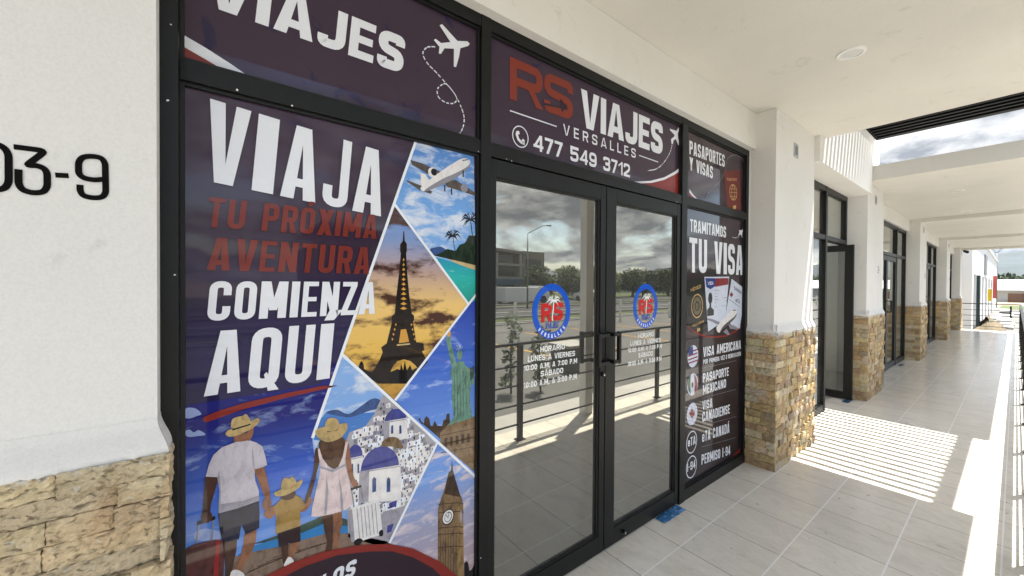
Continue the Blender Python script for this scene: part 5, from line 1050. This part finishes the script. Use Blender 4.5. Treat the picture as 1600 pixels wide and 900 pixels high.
# round logo decals with opening hours
def decal(label, dy=0, dz=0):
    r = thing('door_decal', label, 'decal', (G, 1.42+dy, 1.08+dz), 'round logo decals on the glass doors'); objs = build_art('F', r)
    mb = MB(); cy_, cz, ry, rz = DEC; wd = 'VERSALLES'
    for i, ch in enumerate(wd):
        an = R_(-90+(i-4)*11.5); rr = .885; h_ = .021
        W = .55; qs = glyph(ch, W, .2, 1)
        c0 = Vector((cy_+ry*rr*math.cos(an), cz+rz*rr*math.sin(an))); tx = Vector((-ry*math.sin(an), rz*math.cos(an))).normalized(); up = Vector((-tx.y, tx.x))
        for j, qd in enumerate(qs): flat_poly(mb, [tuple(c0+tx*(p.x-W/2)*h_+up*(p.y-.5)*h_) for p in qd], G+.0012+.00003*(j % 4))
    part('arc_word', mb, 'decal_white', r)
    return r
DEC = [a[6] for a in ART if a[0] == 'F' and a[1] == 'ring'][0][:4]
d1 = decal('round blue logo decal with palm and opening hours on the left door leaf')
for ch in d1.children:
    if ch.name.startswith('ring'):
        pass
d2 = copy_tree(d1); d2.location = d1.location+Vector((0, DECAL2[0], DECAL2[1])); d2['label'] = 'round blue logo decal with palm and opening hours on the right door leaf'
# blue plastic over the floor hinges
def hinge_cover(x, y, L, label, mat='blue_film'):
    random.seed(int(y*10)); mb = MB(); n, m = 14, 5; i0 = 0
    for j in range(m+1):
        for i in range(n+1):
            e = (i in (0, n) or j in (0, m)); z = .004 if e else .006+random.random()*.012*(1 if i > n*.3 else .5)
            if j == 0 and i > n*.6 and not e: z += .03*random.random()
            mb.v.append((x+j*.075/m+random.uniform(-.003, .003)*(1+(i > 8)), y+L*i/n+random.uniform(-.004, .004), z))
    for j in range(m):
        for i in range(n): a = j*(n+1)+i; mb.f.append((a, a+n+1, a+n+2, a+1))
    c_ = mb.build('hinge_cover', mat); tag(c_, label, 'floor hinge cover', 'plastic wrapped floor hinges')
hinge_cover(-1.485, 2.38, .27, 'crumpled blue plastic over the floor hinge of the nearest double door')
hinge_cover(-1.45, 6.85, .30, 'dark blue plastic on the floor under the open door', 'blue_film_dark')
hinge_cover(-1.44, 10.9, .28, 'dark plastic on the floor before the third shopfront doors', 'blue_film_dark')
# second shopfront with its open leaf
s2 = thing('shopfront', 'black framed shopfront with one door open, in the bay of striped sunlight', 'shopfront', (FX, 6, 0))
fr('jamb', D0, FX, 4.86, 4.92, 0, 2.868, s2); fr('jamb', D0, FX, 7.09, 7.15, 0, 2.868, s2)
fr('mullion', D0, FX+.004, 6.13, 6.20, 0, 2.868, s2)
for z0, z1 in ((2.80, 2.868), (2.19, 2.25)):
    fr('transom', D0, FX, 4.92, 6.13, z0, z1, s2); fr('transom', D0, FX, 6.20, 7.09, z0, z1, s2)
fr('sill', D0, FX, 4.92, 6.13, 0, .09, s2)
for a, b, z0, z1 in ((4.92, 6.13, .09, 2.19), (4.92, 6.13, 2.25, 2.80), (6.20, 7.09, 2.25, 2.80)):
    mb = MB(); mb.box(G-.012, G-.006, a, b, z0, z1); part('glass_pane', mb, 'shop_glass', s2)
d2_ = thing('door', 'black framed glass door standing open beside the second pillar', 'door', (FX, 7.08, 0))
fr('stile', -1.47, -1.375, 7.02, 7.07, .015, 2.18, d2_, 'black_aluminium'); fr('stile', -2.30, -2.21, 7.02, 7.07, .015, 2.18, d2_, 'black_aluminium')
fr('top_rail', -2.21, -1.47, 7.0205, 7.0695, 2.09, 2.18, d2_); fr('bottom_rail', -2.21, -1.47, 7.0205, 7.0695, .015, .11, d2_)
mb = MB(); mb.box(-2.21, -1.47, 7.04, 7.046, .11, 2.09); part('glass_pane', mb, 'shop_glass', d2_)
mb = MB(); mb.tube([(-2.25, 7.02, 1.12), (-2.25, 6.97, 1.14), (-2.25, 6.97, 1.31), (-2.25, 7.02, 1.33)], .01); part('handle', mb, 'black_paint', d2_, smooth=True)
# farther shopfronts, each with a double door
def far_front(a, b, label, dlabels):
    s = thing('shopfront', label, 'shopfront', (FX, a, 0)); L = b-a; m1 = a+L*.22; m2 = a+L*.72; mm = (m1+m2)/2
    fr('jamb', D0, FX, a, a+.06, 0, 2.81, s); fr('jamb', D0, FX, b-.06, b, 0, 2.81, s)
    for m in (m1, m2): fr('mullion', D0, FX+.004, m-.035, m+.035, 0, 2.81, s)
    for (p, q) in ((a+.06, m1-.035), (m1+.035, m2-.035), (m2+.035, b-.06)):
        for z0, z1 in ((2.75, 2.81), (2.19, 2.25)): fr('transom', D0, FX, p, q, z0, z1, s)
        mb = MB(); mb.box(G-.012, G-.006, p, q, 2.25, 2.75); part('glass_pane', mb, 'shop_glass', s)
    for (p, q) in ((a+.06, m1-.035), (m2+.035, b-.06)):
        fr('sill', D0, FX, p, q, 0, .09, s); mb = MB(); mb.box(G-.012, G-.006, p, q, .09, 2.19); part('glass_pane', mb, 'shop_glass', s)
    for (p, q, hy), lb in zip(((m1+.038, mm-.003, mm-.05), (mm+.003, m2-.038, mm+.05)), dlabels):
        d = thing('door', lb, 'door', (FX, p, 0)); fr('stile', FX-.055, FX-.004, p, p+.07, .012, 2.18, d, 'door_aluminium'); fr('stile', FX-.055, FX-.004, q-.07, q, .012, 2.18, d, 'door_aluminium')
        fr('top_rail', FX-.055, FX-.0045, p+.07, q-.07, 2.09, 2.18, d, 'door_aluminium'); fr('bottom_rail', FX-.055, FX-.0045, p+.07, q-.07, .012, .11, d, 'door_aluminium')
        mb = MB(); mb.box(G-.006, G, p+.07, q-.07, .11, 2.09); part('glass_pane', mb, 'shop_glass', d)
        mb = MB(); mb.tube([(FX-.004, hy, 1.12), (FX+.06, hy, 1.12), (FX+.06, hy, 1.33), (FX-.004, hy, 1.33)], .011, 8); part('handle', mb, 'black_paint', d)
far_front(8.30, 12.01, 'black framed shopfront between the second and third stone pillars', ('near leaf of the double door between the second and third pillars', 'far leaf of the double door between the second and third pillars'))
far_front(13.06, 17.29, 'black framed shopfront between the third and fourth stone pillars', ('near leaf of the double door between the third and fourth pillars', 'far leaf of the double door between the third and fourth pillars'))
far_front(18.31, 21.89, 'last black framed shopfront at the far end of the arcade', ('near leaf of the double door in the last shopfront', 'far leaf of the double door in the last shopfront'))
# security camera at the last pillar
cm = thing('security_camera', 'small dark security camera high on the last pillar', 'camera', (-1.25, 22.4, 2.95))
mb = MB(); mb.box(-1.268, -1.16, 22.32, 22.42, 2.98, 3.06, .01); part('bracket', mb, 'grey_plastic', cm)
mb = MB(); mb.tube([(-1.2, 22.37, 2.98), (-1.17, 22.33, 2.93)], .02, 8); mb.tube([(-1.2, 22.42, 2.95), (-1.12, 22.25, 2.90)], [.045, .05], 12); part('camera_body', mb, 'black_paint', cm)
# =====================================================================
#  RAILINGS
# =====================================================================
rl = thing('railing', 'long black steel railing along the outer edge of the walkway', 'railing', (.067, 8, 0))
mb = MB(); mb.box(.072, .122, -8, 22.56, .975, 1.0, .002); part('handrail', mb, 'black_paint', rl)
for z in (.16, .36, .56, .76):
    mb = MB(); mb.box(.090, .104, -8, 22.56, z-.008, z+.008, .002); part('bar', mb, 'black_paint', rl)
y = 2.48-1.25*8
while y < 22.5:
    mb = MB(); mb.box(.080, .114, y-.030, y+.030, 0, .975, .002); po = part('post', mb, 'black_paint', rl)
    mb = MB(); mb.box(.060, .134, y-.05, y+.05, 0, .008); part('base_plate', mb, 'black_paint', po); y += 1.25
re_ = thing('railing', 'short black railing closing the far end of the walkway', 'railing', (-.6, 22.52, 0))
mb = MB(); mb.box(-1.26, .07, 22.50, 22.55, .965, .995, .002); part('handrail', mb, 'black_paint', re_)
for z in (.15, .34, .54, .75):
    mb = MB(); mb.box(-1.26, .09, 22.518, 22.532, z-.008, z+.008); part('bar', mb, 'black_paint', re_)
for x in (-1.24,):
    mb = MB(); mb.box(x-.02, x+.02, 22.50, 22.55, 0, .965); part('post', mb, 'white_paint', re_)
# =====================================================================
#  BEYOND THE FAR END
# =====================================================================
fb = thing('far_building', 'low bright white plaza building beyond the end railing', 'building', (-4, 40, -.3))
mb = MB(); y = 24.2; Y1 = 56.0
ops = [(25.0, 27.0), (28.2, 30.4), (31.6, 33.4), (35.0, 37.4), (39.0, 41.5), (43.5, 46)]
prev = y
for a, b in ops: mb.box(-1.6, -1.08, prev, a, -.3, 2.15); prev = b
mb.box(-1.6, -1.08, prev, Y1, -.3, 2.15); mb.box(-1.6, -1.08, y, Y1, 2.15, 3.85); mb.box(-9, -1.9, y, Y1, -.3, 3.8); mb.box(-9, -1.6, Y1-.2, Y1, -.3, 3.82); mb.box(-9, -1.6, y, y+.2, -.3, 3.82); mb.box(-9, -1.6, y, Y1, 3.65, 3.84); part('wall', mb, 'plaster_far', fb)
mb = MB(); mb.box(-1.62, -1.0, y, Y1+.05, 3.85, 3.95); part('parapet', mb, 'plaster_far', fb)
for a, b in ops[1:]:
    mb = MB(); mb.box(-1.9, -1.82, a+.9, b, -.3, 2.1); dd = part('door', mb, 'dark_window', fb)
mb = MB(); mb.box(-1.14, -.98, 27.05, 27.75, -.3, 2.12); part('door_leaf', mb, 'teal_frame', fb)
mb = MB(); mb.box(-1.14, -1.06, 23.3+5.0, 23.6+5.0, .2, 1.85); part('window', mb, 'dark_window', fb)
mb = MB(); mb.box(-1.1, -1.04, 33.5, 36.2, 2.3, 3.4); part('louvre', mb, 'galvanised', fb)
for x, y, z0, z1, m, lb in ((-1.06, 37.5, .75, 1.48, 'banner_yellow', 'yellow banner hanging from the far white building'), (-1.02, 44.5, .78, 2.4, 'banner_red', 'red banner hanging at the far corner of the white building')):
    bn = thing('banner', lb, 'banner', (x, y, z0)); mb = MB(); mb.box(x, x+.17, y, y+.02, z0, z1); part('cloth', mb, m, bn)
    mb = MB(); mb.tube([(x-.06, y+.01, z1+.02), (x+.2, y+.01, z1+.02)], .015, 6); part('pole', mb, 'white_paint', bn)
def street_lamp(x, y, h, arms, label, g, reach=1.6, head=.45, rise=.4):
    t_ = thing('street_lamp', label, 'street lamp', (x, y, -.3), g)
    mb = MB(); mb.tube([(x, y, -.3), (x, y, h)], [.075, .045], 8); part('pole', mb, 'galvanised', t_, smooth=True)
    for a in arms:
        dx, dy = math.cos(a), math.sin(a); mb = MB(); mb.tube([(x, y, h-.02), (x+dx*reach*.75, y+dy*reach*.75, h+reach*rise*.9), (x+dx*reach, y+dy*reach, h+reach*rise)], .032, 6); ar = part('arm', mb, 'galvanised', t_)
        mb = MB(); c0 = Vector((x+dx*reach, y+dy*reach, h+reach*rise)); mb.tube([c0, c0+Vector((dx*head, dy*head, head*(.07 if head > .3 else rise)))], [.05, .07], 8); part('lamp_head', mb, 'galvanised', t_)
street_lamp(-1.12, 57.5, 4.75, (0, math.pi), 'two armed street lamp rising behind the far white building', 'street lamps', .28, .15, 1.3)
street_lamp(20.0, 19.1, 5.55, (math.pi/2,), 'tall single armed street lamp on the verge across the car park', 'street lamps', 2.0)
street_lamp(38.0, 62, 5.7, (math.pi/2,), 'single armed street lamp farther up the road by the trees', 'street lamps', 2.8)
# rubble pile, boards, posts beyond the rail
random.seed(3); pile = MB(); nx, ny = 26, 18
for j in range(ny+1):
    for i in range(nx+1):
        u, v = i/nx, j/ny; hgt = max(0, math.sin(math.pi*u))**.8*max(0, math.sin(math.pi*v))**.8
        pile.v.append((-1.2+u*.95, 26.6+v*2.6, -.31+.66*hgt*(1-.35*abs(math.sin(u*7)))+random.uniform(-.03, .03)*hgt))
for j in range(ny):
    for i in range(nx): a = j*(nx+1)+i; pile.f.append((a, a+1, a+nx+2, a+nx+1))
o = pile.build('earth_heap', 'soil_pile'); tag(o, 'small heap of brown earth just beyond the end railing', 'earth heap')
bl = thing('pipe_section', 'dark curved sheet lying open on top of the earth heap', 'pipe', (-.95, 27.3, .25))
mb = MB()
for k in range(12):
    a, b = math.pi*k/12, math.pi*(k+1)/12
    for r_ in (0,): mb.quad((-.95+.24*math.cos(a), 27.1, .14+.2*math.sin(a)), (-.95+.24*math.cos(b), 27.1, .14+.2*math.sin(b)), (-.95+.22*math.cos(b), 27.9, .10+.2*math.sin(b)), (-.95+.22*math.cos(a), 27.9, .10+.2*math.sin(a)))
part('shell', mb, 'tan_wall', bl)
lbs = ['nearest white board on the ground beyond the end railing', 'second white board lying beyond the earth heap', 'third white board lying across the yard', 'pale board lying across the middle of the yard', 'long pale board farther across the yard', 'thin pale board lying near the grass', 'farthest white board lying by the grass']
for k in range(7):
    yy = [28.6, 31, 33.5, 36.5, 40, 44.5, 49.5][k]; xw = random.uniform(.5, .8); mb = MB(); x0 = [-.62, -.75, -.62, -.95, -.85, -.6, -.8][k]
    mb.box(x0, x0+xw, yy, yy+[.9, 1.2, 1.3, 1.6, 1.7, 1.5, 2.4][k], -.29, [-.2, -.2, -.16, -.22, -.2, -.24, -.22][k], .01); o = mb.build('board', 'board_white'); tag(o, lbs[k], 'board', 'boards lying in the yard')
mb = MB(); mb.box(-.22, -.14, 38.7, 38.8, -.3, .42); mb.box(-.62, -.14, 38.72, 38.78, -.02, .06); o = mb.build('marker_post', 'black_paint'); tag(o, 'short dark post with a side arm standing among the boards', 'post')
wh = thing('warehouse', 'long low warehouse with a white metal roof in the distance', 'warehouse', (10, 85, -.3))
mb = MB(); mb.box(-1.9, 60, 82, 110, -.3, 1.25); part('wall', mb, 'metal_sheet', wh)
mb = MB(); mb.v = [(-2.5, 81, 1.25), (62, 81, 1.25), (62, 96, 2.75), (-2.5, 96, 2.75), (-2.5, 111, 1.25), (62, 111, 1.25), (-2.5, 81, 1.15), (62, 81, 1.15)]; mb.f = [(0, 1, 2, 3), (3, 2, 5, 4), (6, 7, 1, 0)]; part('roof', mb, 'metal_sheet', wh)
bw = thing('brick_wall', 'brown brick yard wall in front of the distant warehouse', 'wall', (5, 79, -.3))
mb = MB(); mb.box(-.62, 14, 78.8, 79, -.3, .85); part('masonry', mb, 'brick_red', bw)
for x in (.6, 3.6, 6.6): mb = MB(); mb.box(x, x+.35, 78.7, 79.05, -.3, .9); part('pier', mb, 'concrete_grey', bw)
# =====================================================================
#  ACROSS THE CAR PARK (seen in the glass)
# =====================================================================
ob = thing('office_building', 'grey two storey building with sloping roof across the road', 'building', (42, 25, -.3))
mb = MB(); mb.box(39.2, 52, 8, 33.6, -.3, 5.7); mb.box(38.6, 52, 33.6, 37.7, -.3, 6.2); part('wall', mb, 'tan_wall', ob)
mb = MB(); mb.v = [(38.2, 8, 7.6), (38.2, 34.2, 6.0), (52.5, 34.2, 6.0), (52.5, 8, 7.6), (38.2, 8, 7.2), (38.2, 34.2, 5.65), (52.5, 34.2, 5.65), (52.5, 8, 7.2)]
mb.f = [(3, 2, 1, 0), (4, 5, 6, 7), (0, 1, 5, 4), (1, 2, 6, 5), (2, 3, 7, 6), (3, 0, 4, 7)]; part('roof', mb, 'tan_wall', ob)
for z in (2.4, 4.2):
    mb = MB(); mb.box(38.3, 39.2, 8, 33.6, z-.15, z+.15); part('floor_slab', mb, 'concrete_pale', ob)
for k in range(7):
    yy = 9+k*4; mb = MB(); mb.box(38.35, 38.7, yy, yy+.35, -.3, 5.75); part('column', mb, 'concrete_pale', ob)
for k in range(6):
    for z0, z1 in ((.4, 2.1), (2.7, 3.9), (4.5, 5.5)):
        mb = MB(); mb.box(39.12, 39.22, 9.8+k*4, 12.6+k*4, z0, z1); part('window', mb, 'dark_window', ob)
mb = MB(); mb.box(38.52, 38.62, 34.3, 37.0, 3.6, 5.1); part('window', mb, 'dark_window', ob)
mb = MB(); mb.box(38.0, 38.3, 22, 33.4, 1.45, 2.25); part('sign_board', mb, 'sign_blue', ob)
# car park fence
fn = thing('fence', 'low white metal fence along the far side of the car park', 'fence', (9.4, 10, -.3))
for z in (.45, .0):
    mb = MB(); mb.box(9.38, 9.42, -20, 60, z-.02, z+.02); part('rail', mb, 'white_paint', fn)
for k in range(34):
    yy = -18+k*2.3; mb = MB(); mb.box(9.35, 9.45, yy, yy+.10, -.3, .62 if k % 3 else .85); part('post', mb, 'white_paint', fn)
def leaves(mb, c, r, n, rnd, s=.12, sq=(1, 1, 1)):
    for _ in range(n):
        while True:
            p = Vector((rnd.uniform(-1, 1), rnd.uniform(-1, 1), rnd.uniform(-1, 1)))
            if .25 < p.length < 1: break
        p = Vector(c)+Vector((p.x*r*sq[0], p.y*r*sq[1], p.z*r*sq[2])); a = Vector((rnd.gauss(0, 1), rnd.gauss(0, 1), rnd.gauss(0, 1))).normalized(); b = a.orthogonal().normalized(); k = s*rnd.uniform(.6, 1.4)
        mb.quad(tuple(p-a*k), tuple(p-b*k*.5), tuple(p+a*k), tuple(p+b*k*.5))
def tree_mesh(seed, h=3.6):
    rnd = random.Random(seed); tr = MB(); tr.tube([(0, 0, 0), (rnd.uniform(-.1, .1), .1, h*.25), (rnd.uniform(-.2, .2), 0, h*.5)], [.14, .11, .07], 8)
    cl = []
    for k in range(9):
        a = rnd.uniform(0, 6.28); q = rnd.uniform(.3, 1.3)*h/3.6; e = Vector((q*math.cos(a), q*math.sin(a), h*rnd.uniform(.48, .85))); tr.tube([(0, 0, h*rnd.uniform(.25, .45)), tuple(e*.55+Vector((0, 0, h*.2))), tuple(e)], [.06, .04, .015], 5); cl.append(e); cl.append(e*.8-Vector((0, 0, h*.16)))
    cr_ = MB()
    for e in cl: leaves(cr_, e, h*.17*rnd.uniform(.8, 1.3), 260, rnd, .10*h/3.6, (1.2, 1.2, .85))
    return tr, cr_
protos = []
for sd in (1, 2, 3):
    tr, cr_ = tree_mesh(sd); m1 = bpy.data.meshes.new('trunk'); m1.from_pydata(tr.v, [], tr.f); m1.materials.append(MAT['bark']); m2 = bpy.data.meshes.new('crown'); m2.from_pydata(cr_.v, [], cr_.f); m2.materials.append(MAT['leaf_dark' if sd % 2 else 'leaf_light']); protos.append((m1, m2))
def tree(x, y, s, k, label):
    t_ = thing('tree', label, 'tree', (x, y, -.3), 'trees along the road')
    for nm, me in zip(('trunk', 'crown'), protos[k % 3]):
        o = bpy.data.objects.new(nm, me); col.objects.link(o); o.parent = t_; 
    t_.scale = (s*1.75, s*1.75, s*1.28); t_.rotation_euler = (0, 0, y*1.7)
TR = [(34, 32.5, 1.0), (33, 36.5, .95), (35, 40.5, 1.05), (33, 44, .95), (36, 48.5, 1.05), (34, 52.5, 1.0), (35, 57, 1.05), (33, 61, 1.1), (36, 66, 1.15), (35, 72, 1.2), (34, 79, 1.2), (36, 87, 1.3), (35, 97, 1.35)]
for i, (x, y, s) in enumerate(TR):
    lb = ['first tree of the road row, right beside the grey two storey building', 'second tree from the grey building', 'third tree from the grey building', 'fourth tree from the grey building', 'fifth tree from the grey building', 'sixth tree from the grey building', 'seventh tree from the grey building', 'eighth tree, next to the farther street lamp', 'ninth tree from the grey building', 'tenth tree from the grey building', 'eleventh tree from the grey building', 'second to last tree of the road row', 'last tree at the far end of the road row'][i]
    tree(x, y, s, i, lb)
# white box truck parked across the road
tk = thing('box_truck', 'white box truck parked across the road', 'truck', (27, 24, -.3))
mb = MB(); mb.box(26, 28.2, 21.4, 25.6, -.1, 1.3, .04); part('cargo_box', mb, 'car_white', tk)
mb = MB(); mb.v = [(26.1, 25.7, .1), (28.1, 25.7, .1), (28.1, 27.1, .1), (26.1, 27.1, .1), (26.1, 25.7, 1.45), (28.1, 25.7, 1.45), (28.0, 26.6, 1.4), (26.2, 26.6, 1.4), (26.1, 27.1, .75), (28.1, 27.1, .75)]
mb.f = [(3, 2, 1, 0), (4, 5, 6, 7), (0, 1, 5, 4), (7, 6, 9, 8), (8, 9, 2, 3), (1, 2, 9, 6, 5), (0, 4, 7, 8, 3)]; part('cab', mb, 'car_white', tk)
for x in (26.05, 28.0):
    for y in (22.3, 26.3):
        mb = MB(); mb.tube([(x, y, .08), (x+.2, y, .08)], .38, 16); part('wheel', mb, 'tyre', tk)
# planter shrub and utility box by the railing
random.seed(9)
for (x, y, h, lb) in ((2.3, 4.05, 1.25, 'tall thin dark shrub in the bed just outside the railing'), (2.1, 4.55, .95, 'shorter dark shrub beside the taller one outside the railing')):
    sh = thing('shrub', lb, 'shrub', (x, y, -.3)); mb = MB(); mb.tube([(x, y, -.3), (x+.03, y, h*.6)], [.02, .008], 6); part('stem', mb, 'bark', sh)
    mb = MB(); rnd = random.Random(int(h*100))
    for k in range(7): leaves(mb, (x+rnd.uniform(-.08, .08), y+rnd.uniform(-.08, .08), -.1+k*h/6.5*.95), .13, 46, rnd, .045)
    part('foliage', mb, 'leaf_dark', sh)
ub = thing('utility_box', 'low pale concrete utility box standing in the car park', 'utility box', (3.2, 6.4, -.3))
mb = MB(); mb.box(2.8, 3.4, 6.0, 6.75, -.3, .22, .015); part('body', mb, 'concrete_grey', ub); mb = MB(); mb.box(2.76, 3.44, 5.96, 6.79, .22, .28, .01); part('lid', mb, 'concrete_pale', ub)
ws = thing('wheel_stop', 'low concrete wheel stop lying in the car park', 'wheel stop', (4.6, 4.2, -.3))
mb = MB(); mb.box(4.5, 4.66, 3.4, 5.0, -.31, -.19, .02); part('block', mb, 'concrete_pale', ws)
# parked car (part of the distant yard)
def car(root, x, y, ang=0):
    prof = [(-2.0, .25), (-2.05, .6), (-1.9, .85), (-1.2, .95), (-.75, 1.35), (.7, 1.38), (1.25, .98), (1.95, .88), (2.05, .6), (2.0, .25)]
    mb = MB(); n = len(prof)
    for s in (-.82, .82):
        for (px, pz) in prof: mb.v.append((x+px, y+s*(.86 if pz > 1.1 else 1), -.3+pz))
    mb.f = [tuple(range(n)), tuple(range(2*n-1, n-1, -1))]+[(k, k+n, (k+1) % n+n, (k+1) % n) for k in range(n)]; part('body', mb, 'car_white', root)
    mb = MB(); mb.v = [(x-1.1, y-.835, .68), (x-.72, y-.76, 1.0), (x+.66, y-.76, 1.02), (x+1.1, y-.835, .68)]; mb.f = [(0, 3, 2, 1)]; part('window', mb, 'dark_window', root)
    for px in (-1.3, 1.3):
        for s in (-.84, .66):
            mb = MB(); mb.tube([(x+px, y+s, 0), (x+px, y+s+.18, 0)], .31, 14); part('wheel', mb, 'tyre', root)
c2 = thing('parked_car', 'white hatchback parked across the car park', 'car', (26, 36, -.3)); car(c2, 27, 34.5)
# fine far things: tree belt and mountains
rnd = random.Random(8); mb = MB()
for k in range(260):
    x = rnd.uniform(-60, 160); y = rnd.uniform(190, 215); leaves(mb, (x, y, rnd.uniform(1.5, 4.4)), rnd.uniform(2.0, 3.0), 70, rnd, .75, (1.4, 1, .8))
o = mb.build('far_treeline', 'leaf_far'); tag(o, 'dark green belt of distant trees below the mountains', 'trees', kind='stuff')
mb = MB(); nx, ny = 120, 16; rnd = random.Random(2)
for j in range(ny+1):
    for i in range(nx+1):
        x = -6000+i*100; v = j/ny; rid = 205+38*math.sin(x*.0009+.65)+14*math.sin(x*.004)+7*math.sin(x*.011+2)
        if x > 600: rid *= max(.06, 1-(x-600)/1800)
        mb.v.append((x, 2400+v*1600, -5+rid*.9*math.sin(min(v*1.15, 1)*math.pi/2)*(1+.05*math.sin(x*.013+v*9))+rnd.uniform(-5, 5)*v))
for j in range(ny):
    for i in range(nx): a = j*(nx+1)+i; mb.f.append((a, a+1, a+nx+2, a+nx+1))
structure('mountains', mb, 'hill_forest')

# air: one even volume round everything
t = NT('haze'); pv = t.n('ShaderNodeVolumePrincipled'); pv.inputs['Color'].default_value = (.72, .82, .95, 1); pv.inputs['Density'].default_value = .000045; pv.inputs['Anisotropy'].default_value = .2
t.t.nodes.remove(t.b); t.l(pv.outputs[0], t.t.nodes['Material Output'].inputs['Volume'])
mb = MB(); mb.box(-6600, 6600, -5100, 5200, -13, 320); o = mb.build('haze', 'haze'); tag(o, 'pale blue air that softens the distant mountains', 'haze', kind='stuff')
